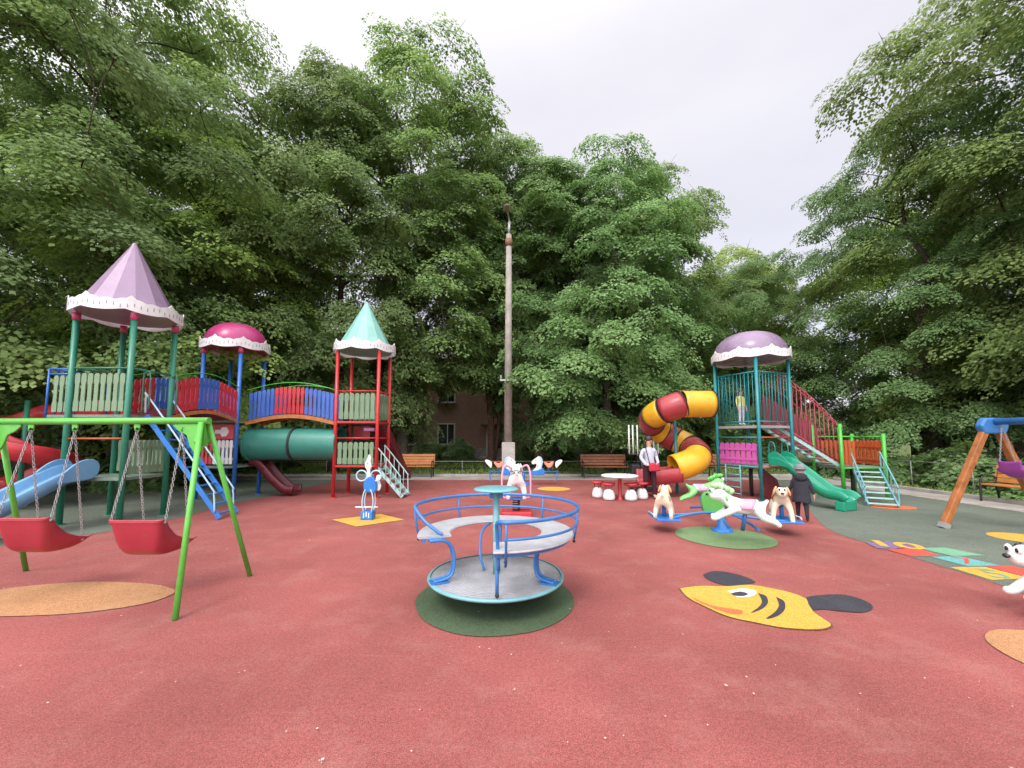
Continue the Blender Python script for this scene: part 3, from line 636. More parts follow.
def chain(mb, a, b, pitch=0.030, w=0.0095, r=0.0034):
    a, b = V(a), V(b); d = b - a; n = max(2, int(d.length / pitch)); t = d.normalized()
    s = t.cross(V((1, 0.3, 0))).normalized(); u = s.cross(t)
    for i in range(n):
        c = a + d * ((i + 0.5) / n); e = s if i % 2 else u; h = pitch * 0.36
        pts = []
        for q in range(8):
            al = 2 * PI * (q + 0.5) / 8; pts.append(c + e * w * math.cos(al) + t * (w * math.sin(al) + (h if math.sin(al) > 0 else -h) * 0.9))
        mb.tube(pts, r, 5, closed=True)
def swing_seat(cx, y0, zb, label, hangs, m=SEATR, seed=0, flip=1, yaw=0.0, name='bucket_swing'):
    root = thing(name, label, 'swing', (cx, y0 + 0.2, 0), 'bucket swings on the green frame' if m is SEATR else None)
    prof = [(0.0, 0.37), (0.012, 0.33), (0.03, 0.24), (0.05, 0.15), (0.075, 0.075), (0.12, 0.03), (0.18, 0.012), (0.26, 0.008), (0.34, 0.012), (0.41, 0.03), (0.46, 0.075), (0.48, 0.10)]
    pts = spline([V((0, a, b)) for a, b in prof], 3); nu = 25; vs = []; fs = []; n = len(pts)
    zs = lambda t: float(np.interp(t, [0, 0.2, 0.34, 0.46, 0.58, 0.72, 0.86, 1], [0.375, 0.37, 0.345, 0.275, 0.19, 0.125, 0.10, 0.115]))
    for i, p in enumerate(pts):
        t = i / (n - 1); W = 0.55 - 0.07 * min(1, t / 0.45) + 0.03 * max(0, (t - 0.8) / 0.2)
        for j in range(nu):
            u = -1 + 2 * j / (nu - 1); k = abs(u) ** 9
            vs.append((cx + u * W / 2, y0 + flip * (p.y + 0.03 * k * (1 - t)), zb + p.z * (1 - k) + zs(t) * k))
    for i in range(n - 1):
        for j in range(nu - 1): fs.append((i * nu + j, i * nu + j + 1, (i + 1) * nu + j + 1, (i + 1) * nu + j))
    o = MB().add(vs, fs, True).build('bucket_seat', m, root)
    sm = o.modifiers.new('thick', 'SOLIDIFY'); sm.thickness = 0.012
    rim = MB().tube([V(vs[j]) + V((0, 0, 0.004)) for j in range(nu)], 0.011, 8); rim.build('rolled_rim', m, o)
    ch = []
    for k, (h, sx) in enumerate(zip(hangs, (-1, 1))):
        for (dy, dz, wx) in ((0.04, 0.355, 0.275), (0.40, 0.075, 0.235)):
            e = V((cx + sx * wx, y0 + flip * dy, zb + dz)); mb = MB(); chain(mb, h, e + V((0, 0, 0.012))); 
            mb.tube([e + V((0, 0.012 * math.cos(a), 0.012 * math.sin(a))) for a in np.linspace(0, 2 * PI, 9)[:-1]], 0.004, 6, closed=True); mb.ell(e, (0.012, 0.012, 0.012), n=8)
            mb.build('chain', GALV, root)
    return root
hy = lambda hx: (b0 + bd * ((hx - b0.x) / bd.x)).y
swing_seat(-3.76, 4.06, 0.44, 'red bucket swing seat hanging nearest to the lime green spread legs', [(-4.0, hy(-4.0), bz - 0.1), (-3.48, hy(-3.48), bz - 0.1)])
swing_seat(-4.98, 4.12, 0.45, 'red bucket swing seat hanging in front of the sky blue slide', [(-5.24, hy(-5.24), bz - 0.1), (-4.72, hy(-4.72), bz - 0.1)])

# ------------------------------------------------------------------ merry-go-round
MX, MY = -0.165, 4.25
MG = thing('merry_go_round', 'blue railed merry-go-round with grey ring bench and aqua turning disc', 'merry-go-round', (MX, MY, 0))
def checker():
    m = mat('tread_plate', (0.40, 0.40, 0.42), 0.45, var=0.14, scale=5, dirt=0.45, metal=0.25)
    nt = m.node_tree; b = nt.nodes['Principled BSDF']; g = nd(nt, 'ShaderNodeTexCoord'); wv = nd(nt, 'ShaderNodeTexWave', wave_type='RINGS', rings_direction='Z')
    wv.inputs['Scale'].default_value = 9.0; wv.inputs['Distortion'].default_value = 0.0
    vr = nd(nt, 'ShaderNodeTexVoronoi'); vr.inputs['Scale'].default_value = 46
    nt.links.new(g.outputs['Object'], wv.inputs['Vector']); nt.links.new(g.outputs['Object'], vr.inputs['Vector'])
    a = nd(nt, 'ShaderNodeMath', operation='ADD'); nt.links.new(wv.outputs['Fac'], a.inputs[0]); nt.links.new(vr.outputs['Distance'], a.inputs[1])
    bp = nd(nt, 'ShaderNodeBump'); bp.inputs['Strength'].default_value = 0.55; bp.inputs['Distance'].default_value = 0.006
    nt.links.new(a.outputs[0], bp.inputs['Height']); nt.links.new(bp.outputs['Normal'], b.inputs['Normal']); return m
zp = 0.245
MB().lathe([(0.0, zp), (0.20, zp), (0.655, zp), (0.665, zp - 0.004), (0.6, zp - 0.05), (0.0, zp - 0.06)], (MX, MY, 0), 64).build('platform', checker(), MG)
pr = MB().lathe([(0.664, zp + 0.006), (0.69, zp + 0.004), (0.698, zp - 0.008), (0.688, zp - 0.022), (0.655, zp - 0.03), (0.655, zp - 0.012)], (MX, MY, 0), 72).build('platform_rim', AQUA, MG)
MB().lathe([(0.0, zp - 0.03), (0.655, zp - 0.03), (0.56, zp - 0.085), (0.30, zp - 0.16), (0.14, 0.03), (0.14, 0.005)], (MX, MY, 0), 48).build('underside_cone', BLACK, MG)
MB().tube([(MX, MY, zp), (MX, MY, 1.10)], 0.034, 16).build('centre_post', AQUA, MG)
hw = MB().lathe([(0.0, 1.128), (0.19, 1.124), (0.228, 1.116), (0.24, 1.105), (0.228, 1.094), (0.1, 1.085), (0.0, 1.085)], (MX, MY, 0), 48).build('turning_disc', AQUA, MG)
MB().box((MX, MY, 1.05), (0.14, 0.02, 0.08)).build('disc_gusset', BLUE, hw)
C_ = (MX, MY); SA0, SA1 = 270, 270 + 292
bench = arc(C_, 0.635, SA0 - 360, SA1 - 360, 0.675, 56)
MB().sweep(bench, [(-0.155, -0.014), (0.155, -0.014), (0.165, -0.004), (0.155, 0.010), (-0.155, 0.010), (-0.165, -0.004)]).build('ring_bench', mat('bench_grey', (0.40, 0.40, 0.41), 0.6, var=0.1, scale=6, dirt=0.3, bump=0.3, bscale=70), MG)
MB().sweep(arc(C_, 0.74, SA0 - 360, SA1 - 360, 0.645, 56), [(-0.018, -0.018), (0.018, -0.018), (0.018, 0.018), (-0.018, 0.018)]).build('bench_hoop', BLUE, MG)
pol = lambda a, r, z: V((MX + r * math.cos(R(a)), MY + r * math.sin(R(a)), z))
top = [pol(274, 0.70, 0.50), pol(273, 0.72, 0.80), pol(273, 0.76, 0.915)] + [pol(a, 0.845, 0.935) for a in range(278, 540, 7)] + [pol(544, 0.83, 0.91), pol(553, 0.72, 0.80), pol(560, 0.60, 0.71), pol(562, 0.56, 0.69)]
MB().tube(spline(top, 3), 0.0175, 10).build('top_rail', BLUE, MG)
mdr = [pol(a, 0.835, 0.79) for a in range(277, 540, 6)]
MB().tube(mdr, 0.0125, 8).build('middle_rail', BLUE, MG)
for a in (278, 352, 182, 50, 125):
    s_ = MB().tube([pol(a, 0.80, 0.62), pol(a, 0.83, 0.79), pol(a, 0.845, 0.935)] if a != 278 else [pol(a, 0.80, 0.56), pol(a, 0.835, 0.79), pol(a, 0.845, 0.93)], 0.0115, 8).build('rail_upright', BLUE, MG)
    MB().ell(pol(a, 0.80, 0.60), (0.016, 0.016, 0.016), n=8).build('bolt_cap', BLACK, s_)
def s_leg(a):
    """two curved plates from the bench down and back out to the rim"""
    mb = MB(); rad = V((math.cos(R(a)), math.sin(R(a)), 0)); tn = V((-rad.y, rad.x, 0))
    pr_ = spline([(0.68, 0.655), (0.52, 0.645), (0.44, 0.58), (0.42, 0.45), (0.45, 0.33), (0.53, 0.255), (0.66, 0.232)], 5) if False else [V((p.x, p.y, 0)) for p in spline([V((0.70, 0.652, 0)), V((0.56, 0.640, 0)), V((0.485, 0.575, 0)), V((0.455, 0.45, 0)), V((0.47, 0.33, 0)), V((0.53, 0.282, 0)), V((0.655, 0.264, 0))], 5)]
    for k in (-1, 1):
        pts = [V((MX, MY, 0)) + rad * p.x + tn * (0.03 * k) + V((0, 0, p.y)) for p in pr_]
        mb.tube(pts, 0.016, 8)
    q = V((MX, MY, 0)) + rad * 0.60; rot = Matrix((rad, tn, V((0, 0, 1)))).transposed()
    mb.box((q.x, q.y, 0.253), (0.17, 0.13, 0.012), rot)
    return mb.build('bench_leg', BLUE, MG)
for a in (205, 332, 90): s_leg(a)
o = MB().tube([pol(273, 0.66, 0.66), pol(273, 0.67, 0.40), pol(273, 0.665, 0.28)], 0.016, 8).build('bench_leg', BLUE, MG)
MB().ell(pol(273, 0.67, 0.28), (0.02, 0.02, 0.022), n=8).build('bolt_cap', BLACK, o)
MB().tube(spline([pol(100, 0.50, 0.66), pol(120, 0.34, 0.60), pol(150, 0.20, 0.42), pol(150, 0.15, 0.26)], 5), 0.014, 8).build('brace', BLUE, MG)

# ------------------------------------------------------------------ right-hand tower with dome, spiral tube and caged stair
th = R(22); ux, uy = V((math.cos(th), math.sin(th), 0)), V((-math.sin(th), math.cos(th), 0))
M0 = V((6.42, 10.42, 0)); S = 1.28
def T(a, b, z): q = M0 + ux * a + uy * b; return V((q.x, q.y, z))
TW = thing('play_tower', 'teal barred play tower with mauve dome, yellow and red tube slide and caged stair', 'play tower', (7.0, 11.2, 0))
ZT2, ZD2, ZL2 = 3.78, 1.96, 0.90
for a, b in ((0, 0), (S, 0), (S, S), (0, S)):
    q = T(a, b, 0); post(TW, q.x, q.y, ZT2, POSTT, 0.044)
cd_ = T(S / 2, S / 2, 0); r_ = roof_dome(TW, cd_, 0.95, 3.80, 4.62, MAUVE); trim_band(r_, cd_, 0.99, 3.76, 3.98)
rot2 = Matrix.Rotation(th, 3, 'Z')
for z in (ZD2, ZL2):
    q = T(S / 2, S / 2, z - 0.04); MB().box(q, (S - 0.04, S - 0.04, 0.07), rot2).build('deck', mat('grey_deck', (0.30, 0.34, 0.33), 0.55, dirt=0.3), TW, bevel=0.006)
for (a0, b0_), (a1, b1_) in (((0, 0), (S, 0)), ((0, 0), (0, S)), ((0, S), (S, S))):
    mb = MB(); n = 11
    for z in (ZD2 + 0.10, 3.38): mb.tube([T(a0, b0_, z), T(a1, b1_, z)], 0.02, 8)
    for i in range(1, n):
        t = i / n; p_ = T(a0 + (a1 - a0) * t, b0_ + (b1_ - b0_) * t, 0); mb.tube([(p_.x, p_.y, ZD2 + 0.1), (p_.x, p_.y, 3.38)], 0.0115, 6)
    mb.build('bar_panel', POSTT, TW)
    mb = MB()
    for z in (ZL2 - 0.04, 1.64): mb.tube([T(a0, b0_, z), T(a1, b1_, z)], 0.02, 8)
    mb.build('frame_rail', ORB if b0_ == b1_ == 0 else POSTT, TW)
p0, p1 = T(0, 0, 0), T(0, S, 0)
pickets(TW, (p0.x, p0.y), (p1.x, p1.y), cst(ZL2 + 0.03), 0.56, [(PINKB, 7)])
for k in (0.35, 0.85):
    p_ = T(k, 0, 0); rail(TW, spline([(p_.x, p_.y, ZL2), (p_.x, p_.y, 1.45), (p_.x + 0.03, p_.y - 0.08, 1.52), (p_.x + 0.06, p_.y - 0.14, 1.4), (p_.x + 0.06, p_.y - 0.14, 1.0)], 4), POSTT, 0.013, 'grab_rail')
# rung ladder at the back-left leg
q0, q1 = T(0.0, 0.55, 0), T(0.0, 1.0, 0); mb = MB()
for q in (q0, q1): mb.tube([(q.x - 0.04, q.y, 0), (q.x - 0.04, q.y, ZL2)], 0.016, 8)
for i in range(5): mb.tube([(q0.x - 0.04, q0.y, 0.12 + i * 0.17), (q1.x - 0.04, q1.y, 0.12 + i * 0.17)], 0.013, 6)
mb.build('rung_ladder', AQUA, TW)
MB().tube([T(S * 0.5, S * 0.6, 0), T(S * 0.5, S * 0.6, ZL2)], 0.045, 10).build('under_post', BLACK, TW)
# green wave slide
d0 = V((6.93, 10.56, 0)); dd = V((0.60, -1.42, 0)); Q = lambda t, z: V((d0.x + dd.x * t, d0.y + dd.y * t, z))
sl = chute(TW, spline([Q(0, ZL2 + 0.06), Q(0.14, ZL2 + 0.05), Q(0.36, 0.74), Q(0.55, 0.52), Q(0.72, 0.34), Q(0.86, 0.27), Q(0.98, 0.26), Q(1.03, 0.20)], 6), 0.42, 0.16, SLG)
sd_ = dd.normalized(); sn = sd_.cross(V((0, 0, 1)))
for k in (-1, 1):
    MB().prism([(p.x, p.y) for p in spline([V(q + (0,)) for q in ((-0.04, -0.02), (-0.06, 0.2), (0.04, 0.31), (0.18, 0.30), (0.34, 0.18), (0.54, -0.06), (0.4, -0.06), (0.15, -0.04), (-0.04, -0.02))], 4)][:-1], Q(0, ZL2 + 0.06) + sn * (0.235 * k), sd_, (0, 0, 1), 0.035).build('side_wing', SLG, sl, bevel=0.012)
MB().box(Q(0.99, 0.11), (0.50, 0.2, 0.22), Matrix((sn, sd_, V((0, 0, 1)))).transposed()).build('slide_foot', SLG, sl, bevel=0.03)
MB().prism([(0.0, 0.82), (0.55, 0.5), (0.62, 0.3), (0.5, 0.02), (0.1, 0.02)], T(0.35, 0.22, 0.0), ux, (0, 0, 1), 0.04).build('under_panel', MAROON, TW)
# spiral tube: straight out of the tower, once round, ends in an open chute
tcx, tcy, tr, trr = 4.80, 11.90, 0.62, 0.375
path = [V((5.64 - 0.84 * t, tcy - tr, 2.58)) for t in np.linspace(0, 1, 11)]
for i in range(1, 49):
    t = i / 48; a = R(-90 - 360 * t); path.append(V((tcx + tr * math.cos(a), tcy + tr * math.sin(a), 2.58 - 1.72 * (t - 0.035 * math.sin(2 * PI * t)))))
path += [V((tcx - 0.14 * k, tcy - tr - 0.005 * k, 0.86 - 0.04 * k)) for k in range(1, 3)]
cuts = [0, 10, 16, 21, 27, 33, 38, 43, 50, len(path) - 1]; colr = [YEL, TRED, YEL, TRED, YEL, TRED, YEL, TRED, YEL]
for i in range(len(cuts) - 1):
    sg = path[cuts[i]:cuts[i + 1] + 1]
    if len(sg) < 2: continue
    ob = MB().tube(sg, trr, 28, caps=False).build('tube_section', colr[i], TW); ob.modifiers.new('thick', 'SOLIDIFY').thickness = 0.015
    a, b = sg[0], sg[1]; t = (b - a).normalized()
    MB().tube([a - t * 0.014, a + t * 0.014], trr + 0.016, 32).build('joint_ring', BLACK, ob)
e = path[-1]
chute(TW, spline([e + V((0.12, 0, -0.33)), e + V((-0.25, 0, -0.36)), e + V((-0.6, -0.02, -0.40)), e + V((-0.95, -0.03, -0.41))], 5), 0.62, 0.34, TRED, 'exit_chute')
MB().tube([(tcx + 0.05, tcy, 0), (tcx + 0.05, tcy, 2.2)], 0.045, 10).build('tube_support', POSTT, TW)
MB().tube([(4.15, 11.2, 0), (4.15, 11.2, 0.55)], 0.03, 8).build('tube_support', POSTT, TW)
# caged stair down to the low platform
A_ = T(S, S * 0.5, ZD2 - 0.02); B_ = V((8.92, 11.34, 0.88)); st = stair(TW, A_, B_, 0.75, 9, STEPM, STEPM, rails=False, name='caged_stairs')
dv = B_ - A_; hh = V((dv.x, dv.y, 0)).normalized(); ss = hh.cross(V((0, 0, 1)))
for k in (-1, 1):
    mb = MB(); tops = []
    for i in range(15):
        t = i / 14; q = A_ + dv * t + ss * (0.41 * k); H = 1.45 - 0.40 * t ** 2.5
        mb.tube([q + V((0, 0, 0.05)), q + V((0, 0, H))], 0.0115, 6); tops.append(q + V((0, 0, H)))
    mb.tube(tops, 0.018, 8); mb.tube([A_ + ss * (0.41 * k) + V((0, 0, 0.1)), B_ + ss * (0.41 * k) + V((0, 0, 0.1))], 0.018, 8); mb.build('cage_side', CAGE, TW)
mb = MB()
for i in range(15):
    t = i / 14; q = A_ + dv * t; H = 1.45 - 0.40 * t ** 2.5; mb.tube([q + ss * (0.41 * math.cos(a)) + V((0, 0, H + 0.28 * math.sin(a))) for a in np.linspace(0, PI, 11)], 0.0115, 6)
mb.build('cage_hoop', CAGE, TW)
bq = MB()
for i in range(6):
    a, b = A_ + dv * (0.03 + i * 0.16) + ss * -0.38, A_ + dv * (0.03 + i * 0.16 + 0.15) + ss * -0.38
    bq.add([a + V((0, 0, 0.12)), b + V((0, 0, 0.12)), b + V((0, 0, 1.02)), a + V((0, 0, 1.02)), a + V((0, 0, 0.12)) - ss * 0.02, b + V((0, 0, 0.12)) - ss * 0.02, b + V((0, 0, 1.02)) - ss * 0.02, a + V((0, 0, 1.02)) - ss * 0.02], [(0, 1, 2, 3), (7, 6, 5, 4), (0, 4, 5, 1), (1, 5, 6, 2), (2, 6, 7, 3), (3, 7, 4, 0)])
bq.build('cage_panel', CAGEP, TW)
# low green platform with orange boards and its steps
ex0, ex1, ey0, ey1 = 8.80, 9.95, 10.75, 11.75
for x, y in ((ex0, ey0), (ex1, ey0), (ex1, ey1), (ex0, ey1)): post(TW, x, y, 1.74 if x > ex0 else 2.0, BRG, 0.045)
deck(TW, ex0, ex1, ey0, ey1, 0.86)
for z in (1.66, 0.82):
    mb = MB().tube([(ex0, ey1, z), (ex1, ey1, z)], 0.018, 8); mb.tube([(ex1, ey0, z), (ex1, ey1, z)], 0.018, 8); mb.tube([(ex0, ey0, z), (ex1 - 0.65 if z > 1 else ex1, ey0, z)], 0.018, 8); mb.build('frame_rail', BRG, TW)
MB().tube([(mid(ex0, ex1) + 0.1, mid(ey0, ey1), 0), (mid(ex0, ex1) + 0.1, mid(ey0, ey1), 0.8)], 0.05, 10).build('under_post', BLACK, TW)
pickets(TW, (ex0, ey1), (ex1, ey1), cst(0.9), 0.66, [(ORB, 8)]); pickets(TW, (ex1, ey0), (ex1, ey1), cst(0.9), 0.66, [(ORB, 7)]); pickets(TW, (ex0, ey0), (ex0 + 0.45, ey0), cst(0.9), 0.66, [(ORB, 3)])
stair(TW, (9.40, ey0 - 0.03, 0.80), (8.70, 9.52, 0.03), 0.54, 7, AQUA, STEPM, railh=0.45)
# ------------------------------------------------------------------ animals for the riders
def animal_mat(n, rgb): return plastic(n, rgb, 0.35, dirt=0.1)
CREAM = animal_mat('cream_gelcoat', (0.74, 0.60, 0.44)); WHT = animal_mat('white_gelcoat', (0.78, 0.79, 0.76)); MINTW = animal_mat('mint_white_gelcoat', (0.62, 0.76, 0.66))
TAN = animal_mat('tan_gelcoat', (0.70, 0.40, 0.20)); GRN = animal_mat('leaf_green_gelcoat', (0.14, 0.50, 0.10)); ORG = animal_mat('orange_gelcoat', (0.72, 0.22, 0.05)); PNK = animal_mat('rose_gelcoat', (0.66, 0.34, 0.45))
EYEW = plastic('eye_white', (0.8, 0.8, 0.8), 0.2); DKR = animal_mat('dark_red_gelcoat', (0.25, 0.02, 0.03)); BLK = plastic('black_gelcoat', (0.02, 0.02, 0.025), 0.25)
def dog_body(run=False, big=1.0):
    """trunk along +x; standing astride, or stretched out as if leaping"""
    if run:
        J = {'rump': ((-0.24, 0, 0.46), 0.125), 'belly': ((-0.02, 0, 0.46), 0.12), 'chest': ((0.17, 0, 0.50), 0.13), 'neck': ((0.28, 0, 0.60), 0.085), 'head': ((0.37, 0, 0.70), 0.155), 'muz': ((0.49, 0, 0.65), 0.085),
             'muz2': ((0.545, 0, 0.635), 0.05), 'tail': ((-0.37, 0, 0.53), 0.04), 'tail2': ((-0.43, 0, 0.60), 0.03)}
        E = []
        for s, k in ((1, 'l'), (-1, 'r')):
            dx = 0.03 * s
            J |= {'sh' + k: ((0.17, 0.10 * s, 0.42), 0.075), 'el' + k: ((0.33 + dx, 0.12 * s, 0.34), 0.058), 'wr' + k: ((0.46 + dx, 0.12 * s, 0.26), 0.05), 'paw' + k: ((0.54 + dx, 0.12 * s, 0.28), 0.05),
                  'hip' + k: ((-0.25, 0.10 * s, 0.40), 0.10), 'kn' + k: ((-0.33 + dx, 0.13 * s, 0.29), 0.075), 'hk' + k: ((-0.50 + dx, 0.13 * s, 0.235), 0.05), 'ft' + k: ((-0.60 + dx, 0.13 * s, 0.16), 0.045)}
    else:
        J = {'rump': ((-0.22, 0, 0.50), 0.135), 'belly': ((-0.02, 0, 0.49), 0.13), 'chest': ((0.17, 0, 0.51), 0.14), 'neck': ((0.26, 0, 0.62), 0.09), 'head': ((0.34, 0, 0.70), 0.135), 'muz': ((0.47, 0, 0.645), 0.085),
             'muz2': ((0.53, 0, 0.64), 0.055), 'tail': ((-0.35, 0, 0.57), 0.04), 'tail2': ((-0.41, 0, 0.66), 0.028)}
        E = []
        for s, k in ((1, 'l'), (-1, 'r')):
            J |= {'sh' + k: ((0.17, 0.11 * s, 0.42), 0.078), 'el' + k: ((0.21, 0.155 * s, 0.26), 0.058), 'wr' + k: ((0.27, 0.175 * s, 0.09), 0.048), 'paw' + k: ((0.33, 0.175 * s, 0.045), 0.05),
                  'hip' + k: ((-0.22, 0.11 * s, 0.42), 0.095), 'kn' + k: ((-0.17, 0.165 * s, 0.28), 0.07), 'hk' + k: ((-0.29, 0.18 * s, 0.15), 0.047), 'ft' + k: ((-0.25, 0.18 * s, 0.045), 0.048)}
    E = [('rump', 'belly'), ('belly', 'chest'), ('chest', 'neck'), ('neck', 'head'), ('head', 'muz'), ('muz', 'muz2'), ('rump', 'tail'), ('tail', 'tail2')]
    for k in 'lr': E += [('chest', 'sh' + k), ('sh' + k, 'el' + k), ('el' + k, 'wr' + k), ('wr' + k, 'paw' + k), ('rump', 'hip' + k), ('hip' + k, 'kn' + k), ('kn' + k, 'hk' + k), ('hk' + k, 'ft' + k)]
    return skin(J, E, 'belly')
STAND, LEAP = dog_body(False), dog_body(True)
def animal(parent, name, me, loc, yaw, scale, coat, ear, blanket, trim, collar, leap=False, mane=None):
    """body + face, ears, collar and saddle cloth as children"""
    b = bpy.data.objects.new(name, me.copy()); col.objects.link(b); b.parent = parent; b.data.materials.append(coat)
    b.location = loc; b.rotation_euler = (0, 0, yaw); b.scale = (scale,) * 3
    hz, hx = (0.70, 0.37) if leap else (0.70, 0.34)
    def part(mb, n, m, sm=None):
        o = mb.build(n, m, None); o.parent = b
        if sm: s = o.modifiers.new('s', 'SUBSURF'); s.levels = s.render_levels = 1
        return o
    p_ = MB()
    for s in (-1, 1):
        e = MB(); er = MB()
        q9 = 0.028 if leap else 0.0; e.ell((hx + 0.105 + q9, 0.052 * s, hz + 0.045), (0.028, 0.034, 0.045)); p_.ell((hx + 0.126 + q9, 0.047 * s, hz + 0.042), (0.014, 0.018, 0.026))
        er.ell((hx - 0.04, 0.125 * s, hz + 0.0), (0.05, 0.028, 0.105), Matrix.Rotation(R(18 * s), 3, 'X')) if mane is None else er.ell((hx - 0.03, 0.075 * s, hz + 0.135), (0.03, 0.02, 0.07), Matrix.Rotation(R(-15 * s), 3, 'X'))
        part(e, 'eye', EYEW); part(er, 'ear', ear)
    p_.ell((hx + 0.215 if leap else hx + 0.225, 0, hz - 0.025), (0.028, 0.035, 0.024))
    part(p_, 'nose', BLK)
    part(MB().tube([V((hx - 0.09 + 0.028 * math.cos(a), 0.098 * math.sin(a), hz - 0.085 + 0.085 * math.cos(a))) for a in np.linspace(0, 2 * PI, 21)[:-1]], 0.019, 8, closed=True), 'collar', collar)
    if blanket:
        # the cloth drapes over the back as an arch with a pointed flap each side
        zc = 0.46 if leap else 0.495
        def cloth(x0, x1, rr, dep):
            mb = MB(); n = 15; m = 7; vs = []; fs = []
            for i in range(n):
                u = -1 + 2 * i / (n - 1); a = u * R(100 + dep)
                for j in range(m):
                    t = j / (m - 1); k = 1 - max(0, abs(u) - 0.35) / 0.65 * 0.55; xx = (x0 + x1) / 2 + (x1 - x0) / 2 * (2 * t - 1) * k
                    vs.append((xx, rr * math.sin(a) * 1.0, zc + rr * math.cos(a) if abs(a) < R(90) else zc + rr * math.cos(a)))
            for i in range(n - 1):
                for j in range(m - 1): fs.append((i * m + j, (i + 1) * m + j, (i + 1) * m + j + 1, i * m + j + 1))
            return mb.add(vs, fs, True)
        o = part(cloth(-0.21, 0.15, 0.150 if leap else 0.172, 0), 'saddle_cloth', blanket); o.modifiers.new('t', 'SOLIDIFY').thickness = 0.006
        o = part(cloth(-0.25, 0.19, 0.144 if leap else 0.165, 8), 'cloth_border', trim); o.modifiers.new('t', 'SOLIDIFY').thickness = 0.006
    if mane:
        mb = MB()
        for i in range(9):
            t = i / 8; mb.ell((hx + 0.10 - 0.30 * t, 0.03 * math.sin(i * 2.4), hz + 0.145 - 0.10 * t * t), (0.055, 0.05, 0.05), Matrix.Rotation(i, 3, 'Y'))
        part(mb, 'mane', mane)
    return b

# ------------------------------------------------------------------ animal carousel
KX, KY = G(722, 531.5).xy
CAR = thing('animal_carousel', 'small carousel with four moulded animals on blue arms over a pale green circle', 'carousel', (KX, KY, 0))
MB().lathe([(0.0, 0.30), (0.07, 0.30), (0.075, 0.08), (0.10, 0.05), (0.17, 0.03), (0.17, 0.0)], (KX, KY, 0.008), 24).build('hub_base', LADB, CAR)
hp_ = [(p.x, p.y) for p in spline([V(q + (0,)) for q in ((-0.24, -0.2), (0.0, -0.23), (0.22, -0.2), (0.27, 0.0), (0.2, 0.17), (0.08, 0.23), (-0.1, 0.2), (-0.25, 0.15), (-0.28, 0.0), (-0.24, -0.2))], 4)][:-1]
MB().prism(hp_, (KX - 0.05, KY, 0.50), (0.97, -0.2, 0), (0, 0, 1), 0.09).build('hub_panel', animal_mat('hub_green', (0.10, 0.36, 0.07)), CAR, bevel=0.03)
MB().tube([(KX, KY, 0.28), (KX, KY, 0.75)], 0.05, 14).build('hub_post', BLUE, CAR)
angs = (176, 262, -8, 84); cols = []
for a in angs:
    d = V((math.cos(R(a)), math.sin(R(a)), 0)); t = V((-d.y, d.x, 0)); o = V((KX, KY, 0)); rr = 0.98
    mb = MB()
    for k in (-1, 1): mb.tube(spline([o + d * 0.05 + t * 0.05 * k + V((0, 0, 0.34)), o + d * 0.5 + t * 0.13 * k + V((0, 0, 0.30 + 0.03 * k)), o + d * rr + t * 0.2 * k + V((0, 0, 0.24))], 5), 0.022, 8)
    arm = mb.build('arm', BLUE, CAR)
    rot = Matrix((d, t, V((0, 0, 1)))).transposed()
    lp = a in (262, 84)
    if not lp:
        MB().box(o + d * rr + V((0, 0, 0.235)), (0.40, 0.62, 0.03), rot).build('footplate', LADB, arm, bevel=0.012)
        MB().tube([o + d * (rr + 0.22) + t * x + V((0, 0, z)) for x, z in ((-0.18, 0.26), (-0.16, 0.3), (0.16, 0.3), (0.18, 0.26))], 0.014, 8).build('foot_loop', PALEB, arm)
        MB().tube([o + d * rr + V((0, 0, 0.25)), o + d * rr + V((0, 0, 0.5))], 0.035, 10).build('animal_support', BLUE, arm)
    else: MB().tube([o + d * (rr - 0.12) + V((0, 0, 0.22)), o + d * rr + V((0, 0, 0.48))], 0.03, 10).build('animal_support', BLUE, arm)
    pos = d * rr + V((0, 0, 0.20 if not lp else 0.10)); yaw = R({176: 64, 262: 168, -8: -120, 84: -10}[a])
    if a == 176: animal(CAR, 'dog_figure', STAND, pos, yaw, 0.72, CREAM, TAN, None, None, ORG)
    elif a == 262: animal(CAR, 'pony_figure', LEAP, pos + V((-0.04, 0, 0.10)), yaw, 0.84, MINTW, MINTW, PNK, WHT, GRN, True, mane=animal_mat('pale_green_mane', (0.42, 0.66, 0.36)))
    elif a == -8: animal(CAR, 'dog_figure', STAND, pos, yaw, 0.78, CREAM, TAN, ORG, DKR, ORG)
    else: animal(CAR, 'dragon_figure', LEAP, pos + V((0.05, 0, 0.16)), yaw, 0.74, animal_mat('pale_green_gelcoat', (0.20, 0.50, 0.16)), GRN, PNK, WHT, GRN, True, mane=GRN)

# ------------------------------------------------------------------ spring riders
def coil(mb, c, r, z0, z1, turns, rad): mb.tube([V((c[0] + r * math.cos(2 * PI * turns * i / 90), c[1] + r * math.sin(2 * PI * turns * i / 90), z0 + (z1 - z0) * i / 90)) for i in range(91)], rad, 7)
SR = thing('spring_rider', 'white dog spring rider with pink side loops on a red base plate', 'spring rider', (0.09, 8.5, 0))
MB().box((0.09, 8.5, 0.06), (0.62, 0.42, 0.12)).build('base_plate', REDB, SR, bevel=0.02)
mb = MB(); coil(mb, (0.09, 8.5), 0.07, 0.12, 0.36, 5, 0.014); mb.build('spring', BLACK, SR)
MB().box((0.09, 8.5, 0.37), (0.34, 0.30, 0.025)).build('seat_plate', LADB, SR, bevel=0.008)
animal(SR, 'dog_figure', STAND, V((0, 0, 0.34)), R(90), 0.92, WHT, WHT, animal_mat('dark_green_gelcoat', (0.03, 0.12, 0.05)), WHT, DKR)
